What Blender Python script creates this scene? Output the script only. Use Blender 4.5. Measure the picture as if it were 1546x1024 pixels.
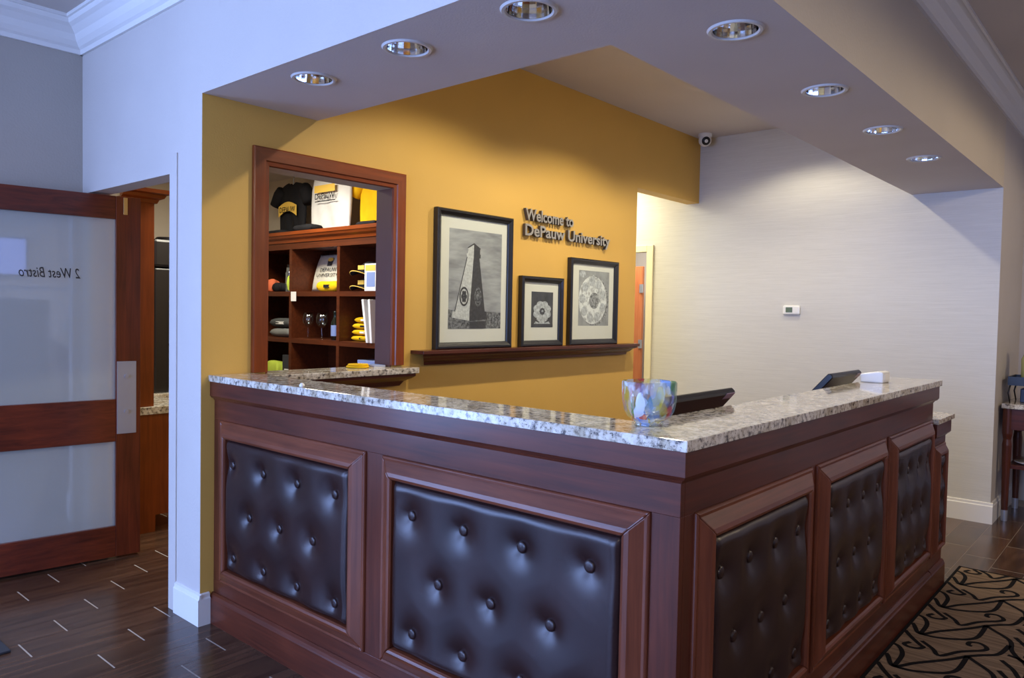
import bpy, bmesh, math, random
from mathutils import Vector, Matrix
random.seed(7)
for o in list(bpy.data.objects): bpy.data.objects.remove(o)
scene = bpy.context.scene
COL = scene.collection

# ------------------------------------------------------------------ camera
F = Vector((0.7540158504, 0.6559367905, -0.0347422528))
R = Vector((0.6567118942, -0.7539036886, 0.0189398083))
U = Vector((0.0137689955, 0.0370965663, 0.9992168231))
CAM = Vector((-1.6108357, -0.8626945, 1.3592465))
cam_data = bpy.data.cameras.new('camera'); cam_data.sensor_width = 36.0
cam_data.lens = 1145.6974 / 1546 * 36.0
cam_data.clip_start = 0.05; cam_data.clip_end = 100
cam = bpy.data.objects.new('camera', cam_data); COL.objects.link(cam)
m = Matrix((R, U, -F)).transposed().to_4x4(); m.translation = CAM
cam.matrix_world = m
scene.camera = cam

# ------------------------------------------------------------------ world, exposure, large lights
scene.view_settings.view_transform = 'Standard'
scene.view_settings.look = 'None'
scene.view_settings.gamma = 1.0
scene.view_settings.use_curve_mapping = False
scene.view_settings.exposure = 0.14
world = bpy.data.worlds.new('sky'); scene.world = world; world.use_nodes = True
bg = world.node_tree.nodes['Background']; bg.inputs[0].default_value = (0.42, 0.60, 1.0, 1); bg.inputs[1].default_value = 1.2

def area_light(name, loc, direction, sx, sy, energy, color):
    l = bpy.data.lights.new(name, 'AREA'); l.shape = 'RECTANGLE'; l.size = sx; l.size_y = sy
    l.energy = energy; l.color = color
    o = bpy.data.objects.new(name, l); COL.objects.link(o); o.location = loc
    o.rotation_euler = Vector(direction).to_track_quat('-Z', 'Y').to_euler()
    return o
def spot_light(name, loc, direction, energy, color, angle, blend, radius=0.04):
    l = bpy.data.lights.new(name, 'SPOT'); l.energy = energy; l.color = color
    l.spot_size = math.radians(angle); l.spot_blend = blend; l.shadow_soft_size = radius
    o = bpy.data.objects.new(name, l); COL.objects.link(o); o.location = loc
    o.rotation_euler = Vector(direction).to_track_quat('-Z', 'Y').to_euler()
    return o
WARM = (1.0, 0.89, 0.67)
DAY = (0.31, 0.47, 1.0)
WIN_X = -6.5
WINS = [(-6.2, -4.9), (-4.8, -3.5), (-3.4, -2.1)]                        # lobby windows in the left wall (x ranges)
WZ0, WZ1 = 0.35, 2.72
for wa, wb in WINS:                                                      # daylight in each window opening
    area_light('window_daylight', ((wa+wb)/2, 3.5236-0.03, (WZ0+WZ1)/2), (0, -1, 0), wb-wa-0.1, WZ1-WZ0-0.1, 96, DAY)

FWINS = [(-1.5, -0.2), (-0.1, 1.2), (1.3, 2.6)]                          # lobby windows in the front wall (y ranges)
for wa, wb in FWINS:
    area_light('window_daylight', (WIN_X+0.03, (wa+wb)/2, (WZ0+WZ1)/2), (1, 0, 0), wb-wa-0.1, WZ1-WZ0-0.1, 128, DAY)

# ------------------------------------------------------------------ dimensions of the place (metres)
LY = 2.2216      # yellow wall face
XW = -0.0595     # white doorway wall face
ZS = 2.2495      # soffit underside
X2 = 0.5066      # inner edge of the front soffit
YB0, YB1 = 0.0166, 0.5705   # beam band
XE = 4.3301      # back wall face
ZC = 2.86        # ceiling above the desk
XH, ZH = 3.345, 2.32        # corridor opening
YL = 3.5236      # left lobby wall face
ZLC = 2.83       # lobby ceiling
WT = 0.115       # wall thickness
XFAR = 5.3

# ------------------------------------------------------------------ helpers
def lin(r, g, b):
    f = lambda c: (c/255/12.92) if c/255 <= 0.04045 else ((c/255+0.055)/1.055)**2.4
    return (f(r), f(g), f(b), 1.0)

class MB:
    def __init__(self): self.v = []; self.f = []; self.mi = []; self.cur = 0
    def add(self, vs, fs):
        n = len(self.v); self.v += [Vector(p) for p in vs]
        for q in fs: self.f.append([n+i for i in q]); self.mi.append(self.cur)
        return self
    def mat(self, i): self.cur = i; return self
    def box(self, x0, x1, y0, y1, z0, z1):
        return self.add([(x0,y0,z0),(x1,y0,z0),(x1,y1,z0),(x0,y1,z0),(x0,y0,z1),(x1,y0,z1),(x1,y1,z1),(x0,y1,z1)],
                 [(0,3,2,1),(4,5,6,7),(0,1,5,4),(1,2,6,5),(2,3,7,6),(3,0,4,7)])
    def poly(self, pts): return self.add(pts, [tuple(range(len(pts)))])
    def prism(self, prof, fn, a0, a1):
        """prof: 2D closed profile, fn(a, p, q) -> point"""
        n = len(prof); vs = [fn(a0, *p) for p in prof] + [fn(a1, *p) for p in prof]
        fs = [(i, (i+1) % n, n+(i+1) % n, n+i) for i in range(n)] + [tuple(range(n))[::-1], tuple(range(n, 2*n))]
        return self.add(vs, fs)
    def cyl(self, p0, p1, r0, r1=None, n=16):
        r1 = r0 if r1 is None else r1
        p0, p1 = Vector(p0), Vector(p1); d = (p1-p0).normalized()
        a = d.orthogonal().normalized(); b = d.cross(a)
        vs = [p0+(a*math.cos(2*math.pi*i/n)+b*math.sin(2*math.pi*i/n))*r0 for i in range(n)]
        vs += [p1+(a*math.cos(2*math.pi*i/n)+b*math.sin(2*math.pi*i/n))*r1 for i in range(n)]
        return self.add(vs, [(i, (i+1) % n, n+(i+1) % n, n+i) for i in range(n)] + [tuple(range(n))[::-1], tuple(range(n, 2*n))])
    def lathe(self, prof, c, n=24, axis=(0, 0, 1), cap=False, warp=None):
        d = Vector(axis).normalized(); a = d.orthogonal().normalized(); b = d.cross(a); c = Vector(c)
        if abs(d.z) > 0.9: a = Vector((1,0,0)); b = Vector((0,1,0))
        k = len(prof); vs = []
        for (r, h) in prof:
            for i in range(n):
                t = 2*math.pi*i/n; rr = r*(warp(t, h) if warp else 1)
                vs.append(c+(a*math.cos(t)+b*math.sin(t))*rr+d*h)
        fs = [(j*n+i, j*n+(i+1) % n, (j+1)*n+(i+1) % n, (j+1)*n+i) for j in range(k-1) for i in range(n)]
        if cap: fs += [tuple(range(n))[::-1], tuple(range((k-1)*n, k*n))]
        return self.add(vs, fs)
    def tube(self, pts, r, n=8):
        pts = [Vector(p) for p in pts]; vs = []
        ref = Vector((0.13, 0.27, 0.95))
        for i, p in enumerate(pts):
            d = (pts[min(i+1, len(pts)-1)]-pts[max(i-1, 0)]).normalized()
            a = d.cross(ref).normalized(); b = d.cross(a)
            rr = r[i] if isinstance(r, (list, tuple)) else r
            vs += [p+(a*math.cos(2*math.pi*k/n)+b*math.sin(2*math.pi*k/n))*rr for k in range(n)]
        m_ = len(pts)
        fs = [(j*n+i, j*n+(i+1) % n, (j+1)*n+(i+1) % n, (j+1)*n+i) for j in range(m_-1) for i in range(n)]
        return self.add(vs, fs+[tuple(range(n))[::-1], tuple(range((m_-1)*n, m_*n))])
    def grid(self, nu, nv, fn):
        vs = [fn(i/nu, j/nv) for j in range(nv+1) for i in range(nu+1)]
        return self.add(vs, [(j*(nu+1)+i, j*(nu+1)+i+1, (j+1)*(nu+1)+i+1, (j+1)*(nu+1)+i) for j in range(nv) for i in range(nu)])
    def shell(self, nu, nv, front, back):
        """closed pillow-like body from two sheets that share their rim"""
        a = len(self.v); self.grid(nu, nv, front); self.grid(nu, nv, back)
        return self
    def mesh(self, name, mats, off=(0,0,0), smooth=False, merge=False, recalc=True):
        me = bpy.data.meshes.new(name); off = Vector(off)
        me.from_pydata([p-off for p in self.v], [], self.f)
        mats = mats if isinstance(mats, (list, tuple)) else [mats]
        for k in mats: me.materials.append(k)
        for p, i in zip(me.polygons, self.mi): p.material_index = i; p.use_smooth = smooth
        if recalc or merge:
            bm = bmesh.new(); bm.from_mesh(me)
            if merge: bmesh.ops.remove_doubles(bm, verts=bm.verts, dist=1e-5)
            if recalc: bmesh.ops.recalc_face_normals(bm, faces=bm.faces)
            bm.to_mesh(me); bm.free()
        me.update(); return me
    def build(self, name, mats, parent=None, bevel=0, smooth=False, merge=False, origin=None, recalc=True, segs=2):
        if parent is not None: off = wloc(parent)
        elif origin is not None: off = Vector(origin)
        else: off = Vector((0,0,0))
        o = bpy.data.objects.new(name, self.mesh(name, mats, off, smooth, merge, recalc)); COL.objects.link(o)
        if parent is not None: o.parent = parent
        elif origin is not None: o.location = origin
        if bevel:
            b = o.modifiers.new('bevel', 'BEVEL'); b.width = bevel; b.segments = segs; b.limit_method = 'ANGLE'; b.angle_limit = math.radians(40)
            b.harden_normals = False
        return o
def wloc(o):
    l = Vector(o.location)
    while o.parent: o = o.parent; l += Vector(o.location)
    return l
def tag(o, label, cat, group=None):
    o['label'] = label; o['category'] = cat
    if group: o['group'] = group
    return o
def thing(name, loc, label, cat, group=None):
    o = bpy.data.objects.new(name, None); COL.objects.link(o); o.location = loc; o.empty_display_size = 0.1
    return tag(o, label, cat, group)
def struct(o): o['kind'] = 'structure'; return o
def stuff(o): o['kind'] = 'stuff'; return o
def inst(name, mesh, loc, parent=None, rot=None):
    o = bpy.data.objects.new(name, mesh); COL.objects.link(o)
    if parent is not None: o.parent = parent; o.location = Vector(loc)-wloc(parent)
    else: o.location = loc
    if rot: o.rotation_euler = rot
    return o
def copy_tree(o, parent=None):
    c = o.copy(); COL.objects.link(c); c.parent = parent
    for ch in list(o.children): copy_tree(ch, c)
    return c
class Basis:
    """a flat place: o + a*r + b*u + c*n"""
    def __init__(self, o, r, u, n): self.o, self.r, self.u, self.n = map(Vector, (o, r, u, n))
    def __call__(self, a, b, c=0): return self.o+self.r*a+self.u*b+self.n*c
FRONT = Basis((0,0,0), (0,1,0), (0,0,1), (-1,0,0))      # counter front, a = y
SIDE = Basis((0,0,0), (1,0,0), (0,0,1), (0,-1,0))       # counter long side, a = x
YEL = Basis((0,LY,0), (1,0,0), (0,0,1), (0,-1,0))       # yellow wall, a = x
def frame_pieces(B, a0, a1, b0, b1, prof, name, mat, parent, sides='tblr', bevel=0, smooth=False, mats=None):
    """four mitred lengths; prof (d inward, h outward) closed"""
    out = []
    for s in sides:
        mb = MB(); n = len(prof)
        def pt(end, d, h):
            if s == 't': return B(a0+d if end == 0 else a1-d, b1-d, h)
            if s == 'b': return B(a0+d if end == 0 else a1-d, b0+d, h)
            if s == 'l': return B(a0+d, b0+d if end == 0 else b1-d, h)
            return B(a1-d, b0+d if end == 0 else b1-d, h)
        mb.prism(prof, lambda e, d, h: pt(e, d, h), 0, 1)
        mm = mats[0 if s in 'tb' else 1] if mats else mat
        out.append(mb.build(name, mm, parent, bevel=bevel, smooth=smooth))
    return out
def text_verts(s, size=1.0, extrude=0.0, offset=0.0, shear=0.0, spacing=1.0, res=3):
    c = bpy.data.curves.new('t', 'FONT'); c.body = s; c.size = size; c.extrude = extrude; c.offset = offset
    c.shear = shear; c.space_character = spacing; c.resolution_u = res
    o = bpy.data.objects.new('t', c); COL.objects.link(o)
    bpy.context.view_layer.update()
    dg = bpy.context.evaluated_depsgraph_get(); ev = o.evaluated_get(dg); me = ev.to_mesh()
    vs = [Vector(v.co) for v in me.vertices]; fs = [tuple(p.vertices) for p in me.polygons]
    ev.to_mesh_clear(); bpy.data.objects.remove(o); bpy.data.curves.remove(c)
    return vs, fs
def text_on(mb, s, B, a, b, c, width, height, extrude=0.0, offset=0.0, shear=0.0, mirror=False, res=2):
    """flat lettering fitted in width x height; (a, b) is its lower left corner on B"""
    vs, fs = text_verts(s, 1.0, 0, offset, shear, 1.0, res)
    if not vs: return
    x0 = min(v.x for v in vs); x1 = max(v.x for v in vs); y0 = min(v.y for v in vs); y1 = max(v.y for v in vs)
    kx = width/(x1-x0); ky = height/(y1-y0)
    mb.add([B(a+((x1-v.x) if mirror else (v.x-x0))*kx, b+(v.y-y0)*ky, c) for v in vs], fs)

# ------------------------------------------------------------------ materials
def new_mat(name):
    m = bpy.data.materials.new(name); m.use_nodes = True
    return m, m.node_tree.nodes, m.node_tree.links, m.node_tree.nodes['Principled BSDF']
def plain(name, col, rough=0.5, metal=0.0, spec=0.5, coat=0.0, emit=None, estr=0):
    m, N, Lk, b = new_mat(name)
    b.inputs['Base Color'].default_value = col; b.inputs['Roughness'].default_value = rough
    b.inputs['Metallic'].default_value = metal; b.inputs['Specular IOR Level'].default_value = spec
    b.inputs['Coat Weight'].default_value = coat
    if emit: b.inputs['Emission Color'].default_value = emit; b.inputs['Emission Strength'].default_value = estr
    return m
def coords(N, Lk, scale, kind='Object', rot=(0,0,0)):
    t = N.new('ShaderNodeTexCoord'); mp = N.new('ShaderNodeMapping')
    mp.inputs['Scale'].default_value = scale; mp.inputs['Rotation'].default_value = rot
    Lk.new(t.outputs[kind], mp.inputs[0]); return mp.outputs[0]
def ramp(N, Lk, src, stops, interp='LINEAR'):
    r = N.new('ShaderNodeValToRGB'); r.color_ramp.interpolation = interp
    e = r.color_ramp.elements
    while len(e) < len(stops): e.new(0.5)
    for k, (p, c) in zip(e, stops): k.position = p; k.color = c
    Lk.new(src, r.inputs[0]); return r.outputs[0]
def noise(N, Lk, vec, scale, detail=3, rough=0.5, dist=0):
    n = N.new('ShaderNodeTexNoise'); n.inputs['Scale'].default_value = scale; n.inputs['Detail'].default_value = detail
    n.inputs['Roughness'].default_value = rough; n.inputs['Distortion'].default_value = dist
    if vec is not None: Lk.new(vec, n.inputs['Vector'])
    return n.outputs['Fac']
def bump(N, Lk, b, src, strength, dist=0.01):
    k = N.new('ShaderNodeBump'); k.inputs['Strength'].default_value = strength; k.inputs['Distance'].default_value = dist
    Lk.new(src, k.inputs['Height']); Lk.new(k.outputs[0], b.inputs['Normal'])
def paint(name, col, rough=0.6, bs=0.25, scale=140, spec=0.3):
    m, N, Lk, b = new_mat(name); b.inputs['Roughness'].default_value = rough; b.inputs['Specular IOR Level'].default_value = spec
    v = coords(N, Lk, (1,1,1)); f = noise(N, Lk, v, scale, 2)
    c = noise(N, Lk, v, 2.0, 2)
    d = tuple(x*0.94 for x in col[:3])+(1,)
    Lk.new(ramp(N, Lk, c, [(0.3, d), (0.7, col)]), b.inputs['Base Color'])
    bump(N, Lk, b, f, bs, 0.002); return m
def wood(name, c0, c1, axis='x', rough=0.30, coat=0.14, spec=0.32, scale=1.0):
    m, N, Lk, b = new_mat(name)
    sc = {'x': (1.2, 22, 22), 'y': (22, 1.2, 22), 'z': (22, 22, 1.2)}[axis]
    v = coords(N, Lk, tuple(s*scale for s in sc))
    f = noise(N, Lk, v, 2.2, 5, 0.6, 0.6)
    v2 = coords(N, Lk, (1.5, 1.5, 1.5)); g = noise(N, Lk, v2, 2.0, 2)
    mx = N.new('ShaderNodeMath'); mx.operation = 'MULTIPLY_ADD'; mx.inputs[1].default_value = 0.35; Lk.new(g, mx.inputs[0]); 
    mm = N.new('ShaderNodeMath'); mm.operation = 'MULTIPLY'; mm.inputs[1].default_value = 0.65; Lk.new(f, mm.inputs[0]); Lk.new(mm.outputs[0], mx.inputs[2])
    Lk.new(ramp(N, Lk, mx.outputs[0], [(0.32, c0), (0.68, c1)]), b.inputs['Base Color'])
    b.inputs['Roughness'].default_value = rough; b.inputs['Coat Weight'].default_value = coat; b.inputs['Coat Roughness'].default_value = 0.15
    b.inputs['Specular IOR Level'].default_value = spec
    bump(N, Lk, b, f, 0.06, 0.002); return m
CW0, CW1 = lin(60, 27, 18), lin(98, 47, 30)
M = {}
for ax in 'xyz': M['wood_'+ax] = wood('cherry_wood_'+ax, CW0, CW1, ax)
for ax in 'xyz': M['door_'+ax] = wood('door_wood_'+ax, lin(64, 24, 14), lin(110, 46, 24), ax, 0.3, 0.3)
for ax in 'xyz': M['case_'+ax] = wood('casing_wood_'+ax, lin(100, 44, 14), lin(140, 66, 24), ax, 0.35, 0.2)
for ax in 'xyz': M['mould_'+ax] = wood('moulding_wood_'+ax, lin(80, 40, 26), lin(122, 66, 43), ax)
M['shelfwood'] = wood('shelf_wood', lin(66, 30, 15), lin(98, 48, 24), 'y', 0.4, 0.1)
M['yellow'] = paint('yellow_paint', lin(216, 173, 88), 0.55)
M['white_paint'] = paint('white_wall_paint', lin(198, 191, 184), 0.6, 0.5, 90)
M['soffit'] = paint('soffit_paint', lin(212, 205, 204), 0.7)
M['ceiling'] = paint('ceiling_paint', lin(205, 196, 188), 0.8)
M['beige'] = paint('beige_paint', lin(204, 194, 178), 0.6, 0.5, 90)
M['taupe'] = paint('taupe_paint', lin(176, 168, 158), 0.6, 0.5, 90)
M['trim'] = plain('trim_white', lin(228, 226, 222), 0.35)
M['cream_trim'] = plain('cream_trim', lin(226, 218, 186), 0.4)
# wallpaper with fine horizontal weave
m, N, Lk, b = new_mat('wallpaper'); v = coords(N, Lk, (3, 3, 260)); f = noise(N, Lk, v, 1.5, 3, 0.7)
Lk.new(ramp(N, Lk, f, [(0.3, lin(196, 194, 188)), (0.7, lin(212, 210, 204))]), b.inputs['Base Color'])
b.inputs['Roughness'].default_value = 0.7; b.inputs['Specular IOR Level'].default_value = 0.25; bump(N, Lk, b, f, 0.15, 0.002); M['wallpaper'] = m
# granite
m, N, Lk, b = new_mat('granite'); v = coords(N, Lk, (1, 1, 1))
n1 = noise(N, Lk, v, 62, 4, 0.65); n2 = noise(N, Lk, v, 120, 3, 0.6); n3 = noise(N, Lk, v, 17, 3, 0.6)
c1 = ramp(N, Lk, n1, [(0.34, lin(84, 80, 82)), (0.42, lin(168, 160, 148)), (0.50, lin(214, 206, 190)), (0.70, lin(232, 228, 218))])
c2 = ramp(N, Lk, n2, [(0.30, lin(40, 40, 46)), (0.38, (1, 1, 1, 1))])
c3 = ramp(N, Lk, n3, [(0.35, lin(196, 186, 164)), (0.6, (1, 1, 1, 1))])
x1 = N.new('ShaderNodeMix'); x1.data_type = 'RGBA'; x1.blend_type = 'MULTIPLY'; x1.inputs[0].default_value = 0.85
Lk.new(c1, x1.inputs[6]); Lk.new(c2, x1.inputs[7])
x2 = N.new('ShaderNodeMix'); x2.data_type = 'RGBA'; x2.blend_type = 'MULTIPLY'; x2.inputs[0].default_value = 0.8
Lk.new(x1.outputs[2], x2.inputs[6]); Lk.new(c3, x2.inputs[7]); Lk.new(x2.outputs[2], b.inputs['Base Color'])
b.inputs['Roughness'].default_value = 0.07; b.inputs['Specular IOR Level'].default_value = 0.6; M['granite'] = m
# leather
m, N, Lk, b = new_mat('brown_leather'); v = coords(N, Lk, (1, 1, 1))
vo = N.new('ShaderNodeTexVoronoi'); vo.inputs['Scale'].default_value = 720; Lk.new(v, vo.inputs['Vector'])
Lk.new(ramp(N, Lk, noise(N, Lk, v, 5, 3), [(0.3, lin(36, 21, 20)), (0.7, lin(47, 29, 27))]), b.inputs['Base Color'])
b.inputs['Roughness'].default_value = 0.27; b.inputs['Specular IOR Level'].default_value = 0.46
bump(N, Lk, b, vo.outputs['Distance'], 0.12, 0.0015); M['leather'] = m
# floor planks: wood-look tile, each plank its own shade
m, N, Lk, b = new_mat('plank_tile'); v = coords(N, Lk, (1.6, 16, 16), 'Object')
oi = N.new('ShaderNodeObjectInfo'); vm = N.new('ShaderNodeVectorMath'); vm.operation = 'ADD'
cb = N.new('ShaderNodeCombineXYZ'); mu = N.new('ShaderNodeMath'); mu.operation = 'MULTIPLY'; mu.inputs[1].default_value = 37
Lk.new(oi.outputs['Random'], mu.inputs[0]); Lk.new(mu.outputs[0], cb.inputs[0]); Lk.new(mu.outputs[0], cb.inputs[1])
Lk.new(v, vm.inputs[0]); Lk.new(cb.outputs[0], vm.inputs[1])
f = noise(N, Lk, vm.outputs[0], 1.6, 4, 0.6, 0.4)
cr = ramp(N, Lk, f, [(0.3, lin(54, 36, 27)), (0.7, lin(90, 64, 47))])
hv = N.new('ShaderNodeHueSaturation'); mr = N.new('ShaderNodeMapRange'); mr.inputs['To Min'].default_value = 0.8; mr.inputs['To Max'].default_value = 1.2
Lk.new(oi.outputs['Random'], mr.inputs[0]); Lk.new(mr.outputs[0], hv.inputs['Value']); Lk.new(cr, hv.inputs['Color'])
Lk.new(hv.outputs[0], b.inputs['Base Color']); b.inputs['Roughness'].default_value = 0.2; bump(N, Lk, b, f, 0.12, 0.002); M['plank'] = m
M['grout'] = plain('grout', lin(172, 164, 152), 0.8)
M['chrome'] = plain('chrome_reflector', (0.82, 0.83, 0.85, 1), 0.08, 1.0)
M['steel'] = plain('brushed_steel', lin(168, 172, 182), 0.34, 0.6)
M['letter_side'] = plain('letter_side', lin(88, 82, 78), 0.4, 0.6)
M['letter_face'] = plain('letter_face', lin(190, 186, 176), 0.35, 0.7)
M['ring'] = plain('trim_ring', lin(206, 204, 202), 0.35)
M['lamp'] = plain('lamp_glass', (1, 0.9, 0.75, 1), 0.4, emit=(1, 0.83, 0.58, 1), estr=6)
M['black'] = plain('black_plastic', lin(22, 21, 23), 0.35)
M['blackframe'] = plain('black_frame', lin(20, 20, 22), 0.3, coat=0.3)
M['white_plastic'] = plain('white_plastic', lin(232, 232, 228), 0.35)
M['grey_plastic'] = plain('grey_plastic', lin(128, 132, 128), 0.4)
M['lcd'] = plain('lcd', lin(96, 112, 92), 0.2)
M['matboard'] = plain('mat_board', lin(228, 224, 214), 0.8)
M['orange_door'] = wood('orange_door_wood', lin(180, 100, 58), lin(202, 128, 82), 'z', 0.4, 0.2)
M['screen'] = plain('tv_screen', lin(20, 24, 40), 0.1, emit=(0.25, 0.35, 1.0, 1), estr=3.5)
M['hearth'] = plain('hearth_dark', lin(30, 26, 24), 0.8)
M['print_ink'] = plain('ink', lin(18, 18, 20), 0.5)
def cloth(name, col, scale=260):
    m, N, Lk, b = new_mat(name); v = coords(N, Lk, (1,1,1)); f = noise(N, Lk, v, scale, 2)
    g = noise(N, Lk, v, 9, 3)
    Lk.new(ramp(N, Lk, g, [(0.3, tuple(x*0.85 for x in col[:3])+(1,)), (0.7, col)]), b.inputs['Base Color'])
    b.inputs['Roughness'].default_value = 0.85; b.inputs['Specular IOR Level'].default_value = 0.2; bump(N, Lk, b, f, 0.3, 0.002); return m
M['c_black'] = cloth('black_cotton', lin(34, 34, 38)); M['c_white'] = cloth('white_cotton', lin(226, 226, 224))
M['c_yellow'] = cloth('yellow_cotton', lin(240, 190, 20)); M['c_grey'] = cloth('grey_cotton', lin(130, 132, 130))
M['c_cream'] = cloth('cream_linen', lin(222, 218, 200)); M['c_lime'] = cloth('lime_cloth', lin(190, 210, 80))
M['gold_print'] = plain('gold_print', lin(232, 192, 84), 0.7); M['tagwhite'] = plain('paper_white', lin(240, 240, 236), 0.6)
M['blue_card'] = plain('blue_card', lin(130, 150, 200), 0.5); M['orange_toy'] = plain('orange_toy', lin(226, 104, 60), 0.5)
M['green_dark'] = plain('dark_green_glass', lin(20, 30, 24), 0.1); M['silver'] = plain('silver_flask', lin(170, 182, 190), 0.25, 0.9)
def front_only(N, Lk, src):
    ge = N.new('ShaderNodeNewGeometry'); sb = N.new('ShaderNodeMath'); sb.operation = 'SUBTRACT'; sb.inputs[0].default_value = 1.0
    Lk.new(ge.outputs['Backfacing'], sb.inputs[1]); ml = N.new('ShaderNodeMath'); ml.operation = 'MULTIPLY'
    Lk.new(src, ml.inputs[0]); Lk.new(sb.outputs[0], ml.inputs[1]); return ml.outputs[0]
def glassy(name, tint=(1,1,1,1), rough=0.02, refl=1.0, ior=1.5):
    m = bpy.data.materials.new(name); m.use_nodes = True; N = m.node_tree.nodes; Lk = m.node_tree.links
    N.remove(N['Principled BSDF']); out = N['Material Output']
    t = N.new('ShaderNodeBsdfTransparent'); t.inputs[0].default_value = tint
    g = N.new('ShaderNodeBsdfGlossy'); g.inputs['Roughness'].default_value = rough; g.inputs[0].default_value = (refl, refl, refl, 1)
    fr = N.new('ShaderNodeFresnel'); fr.inputs[0].default_value = ior
    mx = N.new('ShaderNodeMixShader'); Lk.new(front_only(N, Lk, fr.outputs[0]), mx.inputs[0]); Lk.new(t.outputs[0], mx.inputs[1]); Lk.new(g.outputs[0], mx.inputs[2])
    Lk.new(mx.outputs[0], out.inputs[0]); return m
M['pane'] = glassy('clear_pane', (0.96, 0.98, 0.97, 1))
M['frosted_pane'] = None
m, N, Lk, b = new_mat('door_glass'); 
N.remove(b); out = N['Material Output']; t = N.new('ShaderNodeBsdfTransparent'); t.inputs[0].default_value = (0.9, 0.92, 0.92, 1)
g = N.new('ShaderNodeBsdfGlossy'); g.inputs['Roughness'].default_value = 0.03
d_ = N.new('ShaderNodeBsdfDiffuse'); d_.inputs[0].default_value = lin(206, 210, 206)
fr = N.new('ShaderNodeFresnel'); fr.inputs[0].default_value = 1.9
m1 = N.new('ShaderNodeMixShader'); m1.inputs[0].default_value = 0.38; Lk.new(t.outputs[0], m1.inputs[1]); Lk.new(d_.outputs[0], m1.inputs[2])
m2 = N.new('ShaderNodeMixShader'); Lk.new(front_only(N, Lk, fr.outputs[0]), m2.inputs[0]); Lk.new(m1.outputs[0], m2.inputs[1]); Lk.new(g.outputs[0], m2.inputs[2])
Lk.new(m2.outputs[0], out.inputs[0]); M['door_glass'] = m
M['wineglass'] = glassy('wine_glass', (0.93, 0.95, 0.95, 1), 0.03, ior=1.8)
# confetti art glass
m, N, Lk, b = new_mat('confetti_glass'); v = coords(N, Lk, (1, 1, 0.6))
vo = N.new('ShaderNodeTexVoronoi'); vo.inputs['Scale'].default_value = 42; vo.inputs['Randomness'].default_value = 1
nz = N.new('ShaderNodeTexNoise'); nz.inputs['Scale'].default_value = 25; Lk.new(v, nz.inputs['Vector'])
ad = N.new('ShaderNodeMix'); ad.data_type = 'VECTOR'; ad.inputs[0].default_value = 0.06; Lk.new(v, ad.inputs[4]); Lk.new(nz.outputs['Color'], ad.inputs[5])
Lk.new(ad.outputs[1], vo.inputs['Vector'])
sp = N.new('ShaderNodeSeparateColor'); Lk.new(vo.outputs['Color'], sp.inputs[0])
cc = ramp(N, Lk, sp.outputs[0], [(0.0, lin(214, 70, 80)), (0.12, lin(60, 140, 90)), (0.24, lin(226, 206, 70)), (0.36, lin(150, 130, 200)),
                                 (0.48, lin(120, 170, 235)), (0.56, lin(222, 230, 238)), (0.8, lin(206, 216, 220))], 'CONSTANT')
tr = N.new('ShaderNodeBsdfTransparent'); tr.inputs[0].default_value = (0.92, 0.95, 0.95, 1)
b.inputs['Roughness'].default_value = 0.08; b.inputs['Specular IOR Level'].default_value = 0.8; Lk.new(cc, b.inputs['Base Color'])
fc = ramp(N, Lk, sp.outputs[1], [(0.0, (0.06, 0.06, 0.06, 1)), (0.5, (0.2, 0.2, 0.2, 1)), (0.8, (0.55, 0.55, 0.55, 1))])
mx = N.new('ShaderNodeMixShader'); Lk.new(fc, mx.inputs[0]); Lk.new(tr.outputs[0], mx.inputs[1]); Lk.new(b.outputs[0], mx.inputs[2])
Lk.new(mx.outputs[0], N['Material Output'].inputs[0]); M['confetti'] = m
# rug pile
m, N, Lk, b = new_mat('rug_pile'); v = coords(N, Lk, (40, 1.2, 1)); f = noise(N, Lk, v, 1.5, 3); v2 = coords(N, Lk, (1,1,1)); f2 = noise(N, Lk, v2, 300, 2)
Lk.new(ramp(N, Lk, f, [(0.3, lin(104, 86, 68)), (0.7, lin(148, 124, 100))]), b.inputs['Base Color']); b.inputs['Roughness'].default_value = 0.95
b.inputs['Specular IOR Level'].default_value = 0.1; bump(N, Lk, b, f2, 0.6, 0.004); M['rug'] = m
M['rug_line'] = plain('rug_black_yarn', lin(24, 22, 22), 0.95, spec=0.1)
def grey_noise(name, c0, c1, scale, detail=4, sc=(1,1,1), lo=0.35, hi=0.65):
    m, N, Lk, b = new_mat(name); v = coords(N, Lk, sc); f = noise(N, Lk, v, scale, detail, 0.65)
    Lk.new(ramp(N, Lk, f, [(lo, c0), (hi, c1)]), b.inputs['Base Color']); b.inputs['Roughness'].default_value = 0.6; return m
M['p_sky'] = grey_noise('print_sky', lin(122, 122, 126), lin(184, 184, 186), 2.2, 4, (1, 1, 4))
M['p_light'] = grey_noise('print_light_stone', lin(180, 180, 180), lin(216, 216, 214), 60)
M['p_dark'] = grey_noise('print_dark_stone', lin(44, 42, 44), lin(66, 64, 66), 60)
M['p_hedge'] = grey_noise('print_hedge', lin(34, 34, 36), lin(150, 150, 152), 70, 5)
M['p_bg'] = grey_noise('print_dark_ground', lin(36, 36, 40), lin(70, 70, 76), 14)
M['p_petal'] = grey_noise('print_petal', lin(150, 152, 156), lin(214, 216, 220), 50)
M['p_grey'] = grey_noise('print_grey_ground', lin(140, 140, 142), lin(168, 168, 170), 10)
M['p_carve'] = grey_noise('print_carving', lin(96, 96, 98), lin(236, 236, 236), 24, 6, lo=0.30, hi=0.55)
M['p_carve2'] = grey_noise('print_carving_core', lin(40, 40, 44), lin(190, 190, 192), 55, 5)

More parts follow.
